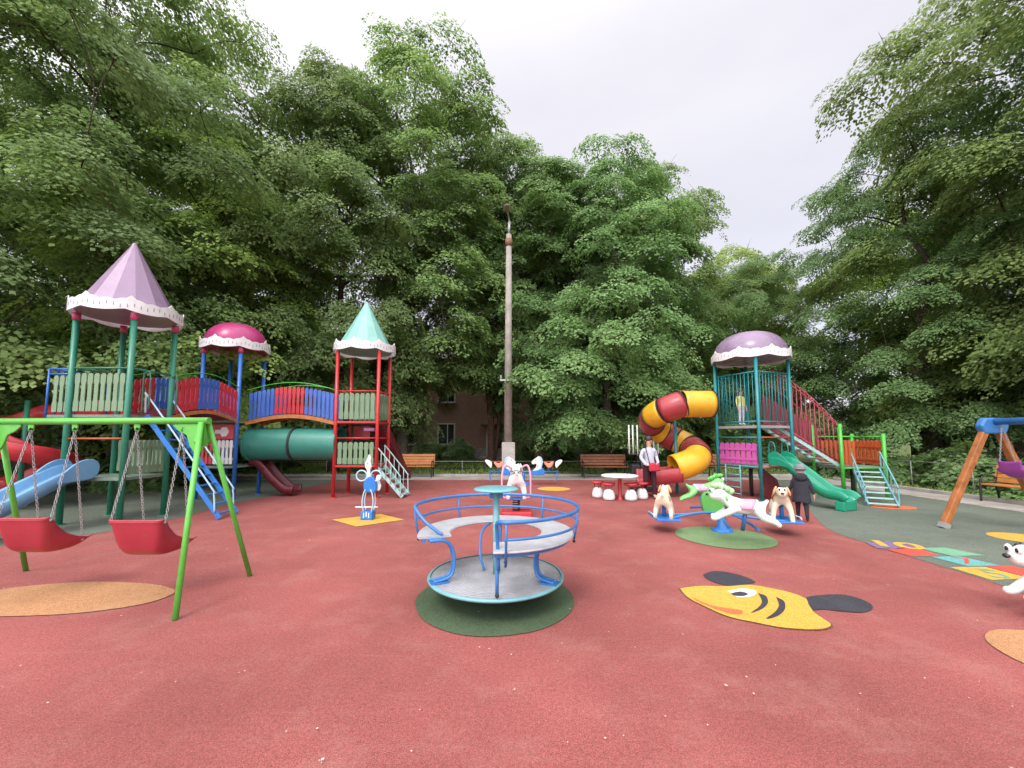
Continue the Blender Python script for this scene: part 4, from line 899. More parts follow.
for k in (-1, 1):
    MB().tube(spline([(0.10 * k + 0.09, 8.72, 0.98), (0.24 * k + 0.09, 8.68, 1.04), (0.30 * k + 0.09, 8.62, 0.86), (0.30 * k + 0.09, 8.55, 0.55), (0.28 * k + 0.09, 8.50, 0.40), (0.15 * k + 0.09, 8.5, 0.38)], 5), 0.022, 8).build('side_loop', plastic('pink_loop', (0.72, 0.30, 0.42)), SR)

DX, DY = G(368, 519.5).xy
SP = thing('spring_rider', 'slim blue seahorse spring rider with ring handles on a yellow diamond', 'spring rider', (DX, DY, 0))
MB().box((DX, DY, 0.09), (0.24, 0.22, 0.17)).build('base_box', LADB, SP, bevel=0.02)
bxw = MB()
for k in (-0.05, 0.0, 0.05): bxw.box((DX + k, DY - 0.112, 0.10 + (0.02 if k == 0 else 0)), (0.018, 0.006, 0.09))
bxw.build('base_mark', WHT, SP)
mb = MB()
for k in (-1, 1):
    for y in (-0.05, 0.09): mb.tube(spline([(DX + 0.08 * k, DY + y, 0.17), (DX + 0.11 * k, DY + y, 0.32), (DX + 0.09 * k, DY + y, 0.50), (DX + 0.05 * k, DY + y, 0.60)], 5), 0.014, 8)
mb.build('leaf_spring', PALEB, SP)
MB().tube([(DX - 0.25, DY - 0.03, 0.25), (DX + 0.20, DY - 0.03, 0.25)], 0.014, 8).build('footrest', WHT, SP)
bd_ = spline([V((-0.10, 0.55, 0)), V((0.10, 0.54, 0)), V((0.15, 0.66, 0)), V((0.10, 0.80, 0)), V((0.03, 0.86, 0)), V((-0.06, 0.82, 0)), V((-0.12, 0.70, 0)), V((-0.10, 0.55, 0))], 4)[:-1]
MB().prism([(p.x, p.y) for p in bd_], (DX + 0.02, DY, 0), (1, 0, 0), (0, 0, 1), 0.10).build('body', LADB, SP, bevel=0.02)
nk = spline([V((-0.03, 0.82, 0)), V((0.03, 0.82, 0)), V((0.03, 0.98, 0)), V((0.055, 1.06, 0)), V((0.035, 1.15, 0)), V((0.045, 1.22, 0)), V((0.0, 1.30, 0)), V((-0.035, 1.20, 0)), V((-0.075, 1.12, 0)), V((-0.07, 1.04, 0)), V((-0.035, 0.98, 0)), V((-0.03, 0.82, 0))], 3)[:-1]
hd = MB().prism([(p.x, p.y) for p in nk], (DX - 0.01, DY, 0), (1, 0, 0), (0, 0, 1), 0.06).build('head', WHT, SP, bevel=0.012)
MB().ell((DX - 0.03, DY - 0.032, 1.11), (0.013, 0.008, 0.013)).ell((DX - 0.03, DY + 0.032, 1.11), (0.013, 0.008, 0.013)).build('eye', BLK, hd)
tl = spline([V((0.0, 0.60, 0)), V((0.07, 0.56, 0)), V((0.11, 0.66, 0)), V((0.08, 0.76, 0)), V((0.10, 0.86, 0)), V((0.03, 0.88, 0)), V((0.0, 0.78, 0)), V((0.03, 0.70, 0)), V((0.0, 0.60, 0))], 3)[:-1]
MB().prism([(p.x, p.y) for p in tl], (DX + 0.12, DY + 0.05, 0), (1, 0, 0), (0, 0, 1), 0.05).build('tail', WHT, SP, bevel=0.01)
for k in (-1, 1):
    MB().tube([(DX + 0.145 * k + 0.10 * math.cos(a) * 1.05, DY - 0.02, 0.87 + 0.105 * math.sin(a)) for a in np.linspace(0, 2 * PI, 25)[:-1]], 0.016, 8, closed=True).build('ring_handle', PALEB, SP)

# white dog rider at the right edge of the rubber
ED = thing('spring_rider', 'leaping white dog rider with black ear tips at the edge beside the yellow hopscotch tile', 'spring rider', (5.10, 3.80, 0))
MB().lathe([(0.0, 0.05), (0.16, 0.05), (0.20, 0.0)], (5.10, 3.80, 0), 24).build('base_plate', LADB, ED)
mb = MB(); coil(mb, (5.10, 3.80), 0.07, 0.05, 0.32, 6, 0.014); mb.build('spring', BLACK, ED)
a_ = animal(ED, 'dog_figure', LEAP, V((0.0, 0, -0.03)), R(178), 0.86, WHT, BLK, animal_mat('coral_gelcoat', (0.66, 0.2, 0.2)), WHT, DKR, True)

# ------------------------------------------------------------------ horse see-saw
ZX, ZY = G(522, 481).xy; ZY = 13.9; ZX = 0.40
SS = thing('horse_seesaw', 'blue see-saw with two white horse heads and orange seats', 'see-saw', (ZX, ZY, 0))
MB().box((ZX, ZY, 0.05), (0.34, 0.24, 0.10)).tube([(ZX, ZY, 0.1), (ZX, ZY, 0.42)], 0.05, 12).build('pivot_base', LADB, SS, bevel=0.01)
MB().tube([(ZX - 1.2, ZY, 0.46), (ZX + 1.2, ZY, 0.46)], 0.026, 12).build('beam', LADB, SS)
for k in (-1, 1):
    hx = ZX + 0.50 * k
    out = [(-0.10, 0.36), (0.10, 0.36), (0.17, 0.46), (0.13, 0.55), (0.12, 0.68), (0.14, 0.80), (0.10, 0.92), (0.0, 0.98), (-0.05, 0.94), (-0.16, 0.86), (-0.22, 0.80), (-0.21, 0.72), (-0.12, 0.72), (-0.06, 0.72), (-0.08, 0.60), (-0.18, 0.50), (-0.2, 0.42)]
    so_ = [(p.x, p.y) for p in spline([V((a * (1 if k > 0 else -1) * 1.0, b, 0)) for a, b in out], 3)]
    low = [p for p in so_]
    h = MB().prism(low, (hx, ZY, 0.0), (1, 0, 0), (0, 0, 1), 0.10).build('horse_head', WHT, SS, bevel=0.02)
    MB().prism([(-0.26, 0.34), (0.2, 0.34), (0.24, 0.46), (0.14, 0.60), (-0.02, 0.52), (-0.22, 0.50)], (hx, ZY, 0), (k, 0, 0), (0, 0, 1), 0.16).build('horse_chest', LADB, h, bevel=0.02)
    MB().prism([(0.06, 0.60), (0.12, 0.60), (0.17, 0.80), (0.12, 0.95), (0.0, 1.01), (0.05, 0.92), (0.09, 0.80)], (hx, ZY, 0), (k, 0, 0), (0, 0, 1), 0.12).build('mane', PALEB, h, bevel=0.01)
    MB().ell((hx - 0.08 * k, ZY - 0.052, 0.86), (0.02, 0.01, 0.024)).build('eye', BLK, h)
    s = MB().prism([(-0.17, 0.78), (-0.14, 0.72), (-0.04, 0.60), (0.06, 0.60), (0.15, 0.72), (0.17, 0.80), (0.12, 0.82), (0.0, 0.74), (-0.12, 0.80)], (ZX + 0.86 * k, ZY, 0), (1, 0, 0), (0, 0, 1), 0.26).build('seat', animal_mat('salmon_seat', (0.72, 0.28, 0.16)), SS, bevel=0.02)
    MB().box((ZX + 0.86 * k, ZY, 0.80), (0.20, 0.2, 0.05)).build('seat_pad', DKR, s, bevel=0.015)
    MB().tube([(ZX + 0.86 * k, ZY, 0.48), (ZX + 0.86 * k, ZY, 0.62)], 0.03, 8).build('seat_stem', LADB, s)
    MB().prism([(p.x * k, p.y) for p in spline([V((0.0, 0.58, 0)), V((0.07, 0.64, 0)), V((0.19, 0.78, 0)), V((0.20, 0.86, 0)), V((0.10, 0.86, 0)), V((-0.02, 0.78, 0)), V((-0.03, 0.66, 0)), V((0.0, 0.58, 0))], 4)][:-1], (ZX + 1.12 * k, ZY, 0), (1, 0, 0), (0, 0, 1), 0.06).build('tail', WHT, SS, bevel=0.012)
    MB().tube(spline([(ZX + 1.14 * k, ZY, 0.48), (ZX + 1.16 * k, ZY, 0.30), (ZX + 1.10 * k, ZY, 0.12)], 4), 0.02, 8).build('bumper_leg', LADB, SS)
    MB().tube([(hx - 0.02 * k, ZY - 0.16, 0.66), (hx - 0.02 * k, ZY + 0.16, 0.66)], 0.016, 8).build('handle', LADB, h)

# ------------------------------------------------------------------ mushroom table and stools
TX, TY = 2.86, 10.75
TB = thing('play_table', 'round white play table on a red post', 'table', (TX, TY, 0))
MB().lathe([(0.0, 0.655), (0.44, 0.65), (0.475, 0.64), (0.485, 0.62), (0.46, 0.595), (0.0, 0.585)], (TX, TY, 0), 40).build('table_top', WHITE, TB)
MB().lathe([(0.0, 0.595), (0.06, 0.59), (0.05, 0.5), (0.045, 0.08), (0.10, 0.02), (0.10, 0.0)], (TX, TY, 0), 20).build('pedestal', POSTR, TB)
stool0 = thing('mushroom_stool', 'x', 'stool', (0, 0, 0), 'mushroom stools round the white table')
MB().lathe([(0.0, 0.02), (0.135, 0.01), (0.155, 0.03), (0.16, 0.08), (0.15, 0.15), (0.125, 0.22), (0.095, 0.27), (0.07, 0.285), (0.0, 0.29)], (0, 0, 0), 28).build('bulb_base', WHITE, stool0, local=True)
sp_ = MB()
for a in (30, 150, 270): sp_.tube([(0.09 * math.cos(R(a)), 0.09 * math.sin(R(a)), 0.25), (0.10 * math.cos(R(a)), 0.10 * math.sin(R(a)), 0.40)], 0.013, 6)
sp_.build('stem', POSTR, stool0, local=True)
MB().lathe([(0.0, 0.45), (0.15, 0.445), (0.175, 0.43), (0.18, 0.41), (0.15, 0.385), (0.0, 0.38)], (0, 0, 0), 28).build('seat', REDB, stool0, local=True)
spots = [((598, 497.5), 'mushroom stool farthest from the spiral tube, on the outer side of the white table'), ((609, 500), 'mushroom stool in front of the white table on the side of the benches'), ((631, 500.5), 'mushroom stool in front of the white table beside the cream carousel dog'), ((642, 499), 'mushroom stool nearest to the exit of the red and yellow tube')]
for i, (px, lb) in enumerate(spots):
    o = stool0 if i == 0 else copy_tree(stool0); q = G(*px); o.location = (q.x, q.y, 0); o.rotation_euler = (0, 0, i * 0.7); o['label'] = lb

# ------------------------------------------------------------------ right swing: orange timber legs, blue beam
TIM = mat('orange_timber', (0.38, 0.13, 0.035), 0.5, var=0.3, scale=7, bump=0.25, bscale=25, dirt=0.15, coat=0.1)
PS = thing('swing_set', 'timber swing set with orange legs and blue crossbeam', 'swing set', (9.0, 5.5, 0))
dirb = V((0.10, -1, 0)).normalized(); ap = V((8.82, 7.36, 1.93))
for k, c in enumerate((ap, ap + dirb * 3.6)):
    for f in ((-0.98, 0.06), (0.80, -0.02)):
        foot = V((c.x + f[0], c.y + f[1], 0.02)); t = V((c.x + f[0] * 0.13, c.y, 1.80))
        d = (t - foot).normalized(); lo = MB().beam(foot + d * 0.06, t, 0.11, 0.10, up=(0, 1, 0)).build('leg', TIM, PS, bevel=0.012)
        MB().beam(foot - d * 0.02, foot + d * 0.08, 0.122, 0.112, up=(0, 1, 0)).build('steel_shoe', GALV, lo)
    MB().prism([(-0.20, -0.17), (0.20, -0.17), (0.26, -0.02), (0.17, 0.12), (-0.17, 0.12), (-0.26, -0.02)], c + V((0, 0, -0.05)), (1, 0, 0), (0, 0, 1), 0.13).build('joint_box', BLUE, PS, bevel=0.03)
MB().tube([ap - dirb * 0.1, ap + dirb * 3.7], 0.06, 16).build('crossbeam', BLUE, PS)
def pt(t, z): q = ap + dirb * t; return V((q.x, q.y, z))
sp2 = thing('bucket_swing', 'purple moulded swing seat hanging on chains from the blue beam', 'swing', tuple(pt(0.38, 0)))
vs = []; fs = []; nu = 11; prof = spline([V((-0.26, 0.30, 0)), V((-0.22, 0.12, 0)), V((-0.10, 0.02, 0)), V((0.10, 0.0, 0)), V((0.24, 0.06, 0))], 4)
for i, p in enumerate(prof):
    for j in range(nu):
        u = -1 + 2 * j / (nu - 1); q = pt(0.38, 0.0); vs.append((q.x + p.x, q.y + u * 0.22 * (1 - 0.25 * (i < 4)), 0.92 + p.y + 0.10 * abs(u) ** 4 * (1 if i > 5 else 0.3)))
for i in range(len(prof) - 1):
    for j in range(nu - 1): fs.append((i * nu + j, i * nu + j + 1, (i + 1) * nu + j + 1, (i + 1) * nu + j))
o = MB().add(vs, fs, True).build('bucket_seat', plastic('purple_seat', (0.28, 0.05, 0.30)), sp2); o.modifiers.new('t', 'SOLIDIFY').thickness = 0.014
for ty_, ey in ((0.14, 0.17), (0.62, 0.59)):
    mb = MB(); chain(mb, pt(ty_, 1.87), pt(ey, 1.0) + V((-0.16, 0, 0.05))); chain(mb, pt(ty_, 1.87), pt(ey, 1.0) + V((0.2, 0, 0))); mb.build('chain', GALV, sp2)
# ------------------------------------------------------------------ concrete lamp pole
LPX, LPY = -0.16, 15.95
LPO = thing('lamp_pole', 'tall concrete lamp pole on a thick square footing', 'lamp pole', (LPX, LPY, 0))
POLEM = mat('pole_concrete', (0.35, 0.315, 0.28), 0.85, var=0.2, scale=2.5, bump=0.4, bscale=30, dirt=0.3, spec=0.2)
MB().box((LPX + 0.02, LPY, 0.72), (0.52, 0.48, 1.44)).build('footing', mat('pale_concrete', (0.44, 0.42, 0.39), 0.9, var=0.2, scale=3, bump=0.4, bscale=40, dirt=0.35), LPO, bevel=0.03)
MB().tube([(LPX, LPY, 1.3), (LPX + 0.03, LPY, 10.0)], [0.168, 0.112], 16).build('shaft', POLEM, LPO)
MB().tube([(LPX + 0.03, LPY, 9.5), (LPX + 0.03, LPY, 9.8)], 0.145, 16).build('rusty_collar', mat('rust', (0.24, 0.13, 0.085), 0.85, var=0.3, scale=8), LPO)
MB().tube([(LPX + 0.03, LPY, 10.0), (LPX + 0.05, LPY, 10.55)], 0.055, 12).tube(spline([(LPX + 0.05, LPY, 10.4), (LPX + 0.03, LPY - 0.1, 10.65), (LPX - 0.02, LPY - 0.5, 10.72)], 5), 0.035, 10).build('bracket_arm', GALV, LPO)
MB().ell((LPX - 0.04, LPY - 0.72, 10.71), (0.13, 0.30, 0.07)).build('lamp_head', mat('lamp_grey', (0.28, 0.22, 0.2), 0.6), LPO)
mb = MB().beam((LPX - 0.32, LPY - 0.2, 3.9), (LPX + 0.34, LPY - 0.2, 3.9), 0.06, 0.07)
for k in (-0.28, 0.0, 0.3): mb.lathe([(0.0, 0.16), (0.03, 0.16), (0.045, 0.12), (0.03, 0.10), (0.045, 0.06), (0.02, 0.0)], (LPX + k, LPY - 0.2, 3.93), 10)
mb.build('insulator_bar', GALV, LPO)

# ------------------------------------------------------------------ benches
BROWN = mat('bench_brown_slat', (0.27, 0.09, 0.035), 0.5, var=0.25, scale=6, dirt=0.2); ORSL = mat('bench_orange_slat', (0.46, 0.17, 0.04), 0.5, var=0.2, scale=6, dirt=0.15); IRON = mat('black_iron', (0.018, 0.018, 0.02), 0.5)
def bench(label, loc, yaw, m, w=1.85):
    r = thing('park_bench', label, 'bench', (0, 0, 0), 'benches round the playground')
    mb = MB()
    for i in range(4): mb.box((0, -0.18 + i * 0.115, 0.44), (w, 0.10, 0.035))
    mb.build('seat', m, r, bevel=0.008)
    mb = MB()
    for i in range(4): mb.box((0, 0.235 + 0.03 * i, 0.54 + i * 0.112), (w, 0.03, 0.102), Matrix.Rotation(R(-14), 3, 'X'))
    mb.build('backrest', m, r, bevel=0.008)
    for k in (-1, 1):
        MB().tube(spline([(k * w * 0.47, -0.24, 0.0), (k * w * 0.47, -0.22, 0.40), (k * w * 0.47, -0.16, 0.62), (k * w * 0.47, 0.12, 0.64), (k * w * 0.47, 0.20, 0.58)], 4), 0.024, 8).tube([(k * w * 0.47, 0.27, 0.0), (k * w * 0.47, 0.20, 0.42), (k * w * 0.47, 0.36, 0.96)], 0.024, 8).tube([(k * w * 0.47, -0.22, 0.40), (k * w * 0.47, 0.22, 0.40)], 0.022, 8).build('side_frame', IRON, r)
    r.location = loc; r.rotation_euler = (0, 0, yaw); return r
bench('orange park bench behind the stairs of the red tower', (-4.15, 16.6, 0.01), R(2), ORSL)
bench('brown park bench in line with the white mushroom table, under the trees', (3.75, 16.35, 0.01), R(-1), BROWN)
bench('brown park bench behind the legs of the teal play tower', (9.0, 16.4, 0.01), R(-2), BROWN)
bench('brown park bench behind the orange timber swing leg', (12.35, 9.6, 0.0), R(-88), ORSL)

# ------------------------------------------------------------------ low rail fence round the lawn
FM = mat('fence_grey', (0.27, 0.27, 0.23), 0.6, var=0.15, scale=5, dirt=0.2)
def lowfence(label, a, b, hs, n):
    a, b = V(a), V(b); r = thing('rail_fence', label, 'fence', a)
    for z in hs: MB().tube([a + V((0, 0, z)), b + V((0, 0, z))], 0.012, 8).build('rail', FM, r)
    for i in range(n + 1):
        q = a + (b - a) * (i / n); MB().tube([q + V((0, 0, -0.1)), q + V((0, 0, max(hs) + 0.02))], 0.014, 8).build('fence_post', FM, r)
lowfence('low rail fence along the lawn at the back, behind the lamp pole', (-14, 17.6, -0.03), (13.6, 17.6, -0.03), (0.62,), 14)
lowfence('low two-rail fence in front of the side hedge', (13.6, 17.4, -0.03), (13.6, 1.0, -0.03), (0.42, 0.86), 9)

# ------------------------------------------------------------------ houses behind the trees
def brick_mat(n, rgb, rgb2):
    m = bpy.data.materials.new(n); m.use_nodes = True; nt = m.node_tree; b = nt.nodes['Principled BSDF']; L = nt.links.new
    g = nd(nt, 'ShaderNodeTexCoord'); mp = nd(nt, 'ShaderNodeMapping'); mp.inputs['Rotation'].default_value = (R(90), 0, 0)
    br = nd(nt, 'ShaderNodeTexBrick'); br.inputs['Scale'].default_value = 4.0; br.inputs['Color1'].default_value = (*rgb, 1); br.inputs['Color2'].default_value = (*rgb2, 1); br.inputs['Mortar'].default_value = (0.33, 0.29, 0.25, 1); br.inputs['Mortar Size'].default_value = 0.012
    n1 = nd(nt, 'ShaderNodeTexNoise'); n1.inputs['Scale'].default_value = 0.6; n1.inputs['Detail'].default_value = 7
    L(g.outputs['Object'], mp.inputs['Vector']); L(mp.outputs['Vector'], br.inputs['Vector']); L(g.outputs['Object'], n1.inputs['Vector'])
    r = nd(nt, 'ShaderNodeValToRGB'); r.color_ramp.elements[0].color = (0.65, 0.62, 0.6, 1); r.color_ramp.elements[1].color = (1.2, 1.2, 1.2, 1); L(n1.outputs['Fac'], r.inputs['Fac'])
    x = nd(nt, 'ShaderNodeMixRGB', blend_type='MULTIPLY'); x.inputs['Fac'].default_value = 1; L(br.outputs['Color'], x.inputs['Color1']); L(r.outputs['Color'], x.inputs['Color2']); L(x.outputs['Color'], b.inputs['Base Color'])
    b.inputs['Roughness'].default_value = 0.9; return m
BRICK = brick_mat('brown_brick', (0.45, 0.26, 0.20), (0.38, 0.215, 0.17)); PINKW = mat('pink_render', (0.44, 0.27, 0.22), 0.9, var=0.15, scale=0.8, dirt=0.3, bump=0.2); GLASS = mat('window_glass', (0.03, 0.035, 0.04), 0.06, var=0.2, scale=0.7, spec=0.8)
FRAMEW = mat('window_white', (0.72, 0.70, 0.66), 0.5, dirt=0.2); ROOFM = mat('roof_tin', (0.17, 0.13, 0.12), 0.6, var=0.2, scale=2); DOORM = mat('door_brown', (0.07, 0.035, 0.025), 0.5)
def house(label, c, yaw, Lx, Ly, H, wall, cols_, door=None, rows=(1.1, 4.3)):
    r = thing('apartment_house', label, 'building', (0, 0, 0)); 
    MB().box((0, 0, H / 2 - 0.1), (Lx, Ly, H + 0.2)).build('wall', wall, r, local=True)
    MB().box((0, -Ly / 2 - 0.03, 0.35), (Lx + 0.08, 0.1, 0.9)).build('plinth', CONC, r, local=True)
    rf = MB(); rf.add([(-Lx / 2 - .5, -Ly / 2 - .5, H), (Lx / 2 + .5, -Ly / 2 - .5, H), (Lx / 2 + .5, Ly / 2 + .5, H), (-Lx / 2 - .5, Ly / 2 + .5, H), (-Lx / 2 + 4, 0, H + 2.4), (Lx / 2 - 4, 0, H + 2.4)], [(0, 1, 5, 4), (1, 2, 5), (2, 3, 4, 5), (3, 0, 4), (0, 3, 2, 1)]); rf.build('roof', ROOFM, r, local=True)
    for x in cols_:
        for z in rows:
            if door is not None and abs(x - door) < 1.2 and z < 2: continue
            f = MB(); w, h = 1.25, 1.55; y = -Ly / 2
            for a, s in (((0, z + h), (w + 0.16, 0.09)), ((0, z), (w + 0.16, 0.09)), ((-w / 2, z + h / 2), (0.09, h)), ((w / 2, z + h / 2), (0.09, h)), ((0.1, z + h / 2), (0.06, h))): f.box((x + a[0], y - 0.03, a[1]), (s[0], 0.10, s[1]))
            f = f.build('window', FRAMEW, r, local=True); MB().box((x, y - 0.006, z + h / 2), (w, 0.02, h)).build('pane', GLASS, f, local=True)
            MB().box((x, y - 0.09, z - 0.07), (w + 0.3, 0.2, 0.05)).build('sill', CONC, f, local=True)
    if door is not None:
        d = MB().box((door, -Ly / 2 - 0.02, 1.05), (1.0, 0.06, 2.1)).build('door', DOORM, r, local=True)
        f = MB()
        for a, s in (((-0.58, 1.1), (0.14, 2.3)), ((0.58, 1.1), (0.14, 2.3)), ((0, 2.22), (1.3, 0.14))): f.box((door + a[0], -Ly / 2 - 0.04, a[1]), (s[0], 0.12, s[1]))
        f.build('door_frame', FRAMEW, d, local=True); MB().box((door, -Ly / 2 - 0.052, 1.65), (0.5, 0.01, 0.6)).build('pane', GLASS, d, local=True)
        MB().box((door, -Ly / 2 - 0.6, 2.55), (2.0, 1.2, 0.12)).build('porch_roof', ROOFM, r, local=True)
        MB().box((door, -Ly / 2 - 0.6, 0.08), (2.2, 1.3, 0.2)).build('doorstep', CONC, r, local=True)
    r.location = c; r.rotation_euler = (0, 0, yaw); return r
house('brown brick house with white windows and a dark door behind the trees', (-2, 35, 0), 0, 46, 9, 7.6, BRICK, [-20, -16.5, -13, -9.5, -6, -3, 0.9, 4.5, 8, 11.5, 15, 18.5], door=0.7)
house('dark red brick house behind the hedge and the timber swing', (33.5, 14, 0), R(-90), 30, 9, 7.2, brick_mat('dark_red_brick', (0.17, 0.065, 0.055), (0.13, 0.05, 0.045)), [-11, -7, -3, 1, 5, 9])
house('pink rendered house behind the spiral chute and left trees', (-31, 20, 0), R(84), 24, 9, 7.0, PINKW, [-8, -4, 0, 4, 8])

# ------------------------------------------------------------------ exercise frame behind the standing woman
EX, EY = 4.05, 12.45
XF = thing('exercise_frame', 'black outdoor exerciser with upright white bars beside the tube slide', 'exercise frame', (EX, EY, 0))
MB().box((EX, EY, 0.05), (0.8, 0.5, 0.10)).build('base_plate', IRON, XF, bevel=0.01)
MB().tube([(EX, EY + 0.1, 0.05), (EX, EY + 0.1, 1.15)], 0.05, 12).build('post', IRON, XF)
MB().box((EX - 0.26, EY, 0.66), (0.26, 0.3, 0.30)).build('seat_back', IRON, XF, bevel=0.03)
MB().tube([(EX - 0.45, EY, 1.12), (EX + 0.55, EY, 1.12)], 0.025, 8).build('cross_tube', IRON, XF)
for x in (-0.42, -0.30, -0.16, 0.22, 0.34, 0.48): MB().tube([(EX + x, EY, 1.10), (EX + x, EY, 2.02)], 0.022, 8).build('white_bar', WHT, XF)

# ------------------------------------------------------------------ people
SKIN = mat('skin', (0.52, 0.31, 0.22), 0.5, var=0.06); HAIRD = mat('dark_hair', (0.025, 0.015, 0.012), 0.5)
def cloth(n, rgb): return mat(n, rgb, 0.85, var=0.15, scale=14, bump=0.3, bscale=60, spec=0.2)
def person(label, loc, yaw, H, shirt, trousers, shoes, step=0.0, headk=1.0, hair=HAIRD, arms=None, coat=None, hat=None, longhair=False):
    root = bpy.data.objects.new('person', None)
    hk = 0.062 * headk; sh = 0.80 if headk < 1.15 else 0.77; hd = sh + 0.075 + hk
    J = {'pel': ((0, 0, .53), .075), 'wst': ((0, 0, .62), .070), 'chs': ((0.005, 0, .72), .082), 'nbs': ((0, 0, sh + .015), .045), 'nck': ((0.004, 0, sh + .045), .034), 'hd0': ((0.012, 0, hd - hk * .35), hk * .86), 'hd1': ((0.008, 0, hd + hk * .45), hk * .92)}
    E = [('pel', 'wst'), ('wst', 'chs'), ('chs', 'nbs'), ('nbs', 'nck'), ('nck', 'hd0'), ('hd0', 'hd1')]
    for s, k in ((1, 'l'), (-1, 'r')):
        st = step * s
        J |= {'hip' + k: ((0, .052 * s, .49), .066), 'kne' + k: ((st * .55 + .012, .056 * s, .285), .043), 'ank' + k: ((st * .95 - (.02 if st < 0 else 0), .058 * s, .05 + (.03 if st < 0 else 0)), .028), 'toe' + k: ((st * .95 + .075, .064 * s, .022 + (.005 if st < 0 else 0)), .022)}
        E += [('pel', 'hip' + k), ('hip' + k, 'kne' + k), ('kne' + k, 'ank' + k), ('ank' + k, 'toe' + k)]
        el, wr, hn = (arms or {}).get(k, ((-st * .3, .135, .625), (-st * .35 + .035, .145, .50), (-st * .35 + .05, .145, .44)))
        m_ = lambda p: (p[0], p[1] * s, p[2])
        J |= {'sho' + k: ((0, .105 * s, sh - .01), .040), 'elb' + k: (m_(el), .030), 'wri' + k: (m_(wr), .021), 'plm' + k: (m_(hn), .021)}
        E += [('chs', 'sho' + k), ('sho' + k, 'elb' + k), ('elb' + k, 'wri' + k), ('wri' + k, 'plm' + k)]
        d = (V(m_(hn)) - V(m_(wr))).normalized(); a = d.cross(V((0, 1, 0))).normalized()
        for f in range(5):
            off = a * ((f - 1.7) * .0095) if f < 4 else a * -.026
            ln = (.036, .042, .040, .032, .022)[f]; b0 = V(m_(hn)) + off * (0.9 if f < 4 else .6) + d * (.012 if f < 4 else -.008); b1 = b0 + d * ln * .6 + (off * .25 if f < 4 else off * .5); b2 = b1 + d * ln * .4 + V((0, -.006 * s, 0))
            J |= {f'f{f}a' + k: (tuple(b0), .0065), f'f{f}b' + k: (tuple(b1), .006), f'f{f}c' + k: (tuple(b2), .005)}
            E += [('plm' + k, f'f{f}a' + k), (f'f{f}a' + k, f'f{f}b' + k), (f'f{f}b' + k, f'f{f}c' + k)]
    J = {k: (tuple(c * H for c in p), r * H) for k, (p, r) in J.items()}
    me = skin(J, E, 'pel'); root = bpy.data.objects.new('person', me); col.objects.link(root)
    for m in (SKIN, shirt, trousers, shoes): me.materials.append(m)
    def pick(c):
        z, r_ = c.z / H, math.hypot(c.x, c.y) / H
        if z < .045 or (z < 0.075 and abs(c.x / H) > .05 + 0 * r_): return 3
        if abs(c.y) / H < .115 and z < .545: return 2
        if z > sh + .03: return 0
        wz = [J['wrir'][0][2], J['wril'][0][2]][c.y > 0]
        if abs(c.y) / H > .115 and (c - V(J['wri' + ('l' if c.y > 0 else 'r')][0])).dot(V(J['plm' + ('l' if c.y > 0 else 'r')][0]) - V(J['wri' + ('l' if c.y > 0 else 'r')][0])) > 0 and (c - V(J['plm' + ('l' if c.y > 0 else 'r')][0])).length < .09 * H: return 0
        return 1
    paint(me, pick)
    tag(root, label, 'person'); root.location = loc; root.rotation_euler = (0, 0, yaw)
    hh = hd * H; q = hk * H
    def ch(mb, n, m): o = mb.build(n, m); o.parent = root; return o
    fx = .012 * H + q * .80
    e = MB(); 
    for s in (-1, 1): e.ell((fx, s * q * .36, hh + q * .12), (q * .13, q * .17, q * .12), n=10)
    ch(e, 'eyes', BLK); ch(MB().ell((fx + q * .16, 0, hh - q * .12), (q * .17, q * .15, q * .2), n=10), 'nose', SKIN)
    ch(MB().ell((fx - q * .02, 0, hh - q * .5), (q * .1, q * .26, q * .07), n=10), 'mouth', mat('lips', (0.42, 0.12, 0.11), 0.5))
    er = MB()
    for s in (-1, 1): er.ell((.008 * H, s * q * .93, hh), (q * .17, q * .08, q * .26), n=10)
    ch(er, 'ears', SKIN)
    hr = MB().ell((.002 * H, 0, hh + q * .35), (q * 1.06, q * 1.06, q * .98)).ell((-.016 * H, 0, hh - q * .05), (q * .86, q * .98, q * .95))
    if longhair: hr.ell((-.03 * H, 0, hh - q * 1.2), (q * .5, q * .85, q * 1.6))
    if hat:
        ch(MB().ell((.004 * H, 0, hh + q * .48), (q * 1.14, q * 1.14, q * .95)).ell((.004 * H, 0, hh + q * 1.5), (q * .3, q * .3, q * .3)).tube([V((.004 * H + q * 1.12 * math.cos(a), q * 1.12 * math.sin(a), hh + q * .3)) for a in np.linspace(0, 2 * PI, 21)[:-1]], q * .16, 8, closed=True), 'knitted_hat', hat)
    else: ch(hr, 'hair', hair)
    return root, ch, J
COATM = cloth('dark_coat_cloth', (0.035, 0.035, 0.045)); 
kid, ch, J = person('child in a dark hooded coat and grey knitted hat walking past the orange dog', (G(803, 521.5).x, G(803, 521.5).y, 0), R(60), 1.08, COATM, cloth('dark_trousers', (0.03, 0.028, 0.032)), mat('brown_shoe', (0.13, 0.05, 0.03), 0.6), step=0.10, headk=1.3, hat=cloth('grey_knit', (0.20, 0.20, 0.22)), arms={'l': ((0.03, .15, .61), (.09, .19, .51), (.12, .20, .46)), 'r': ((-0.03, .15, .61), (-.02, .18, .50), (-.01, .185, .44))})
n = 20; cp = MB(); prof = [(0.345, 0.118, 0.146), (0.37, 0.120, 0.147), (0.45, 0.112, 0.138), (0.58, 0.100, 0.125), (0.70, 0.095, 0.130), (0.765, 0.075, 0.115), (0.80, 0.05, 0.06)]
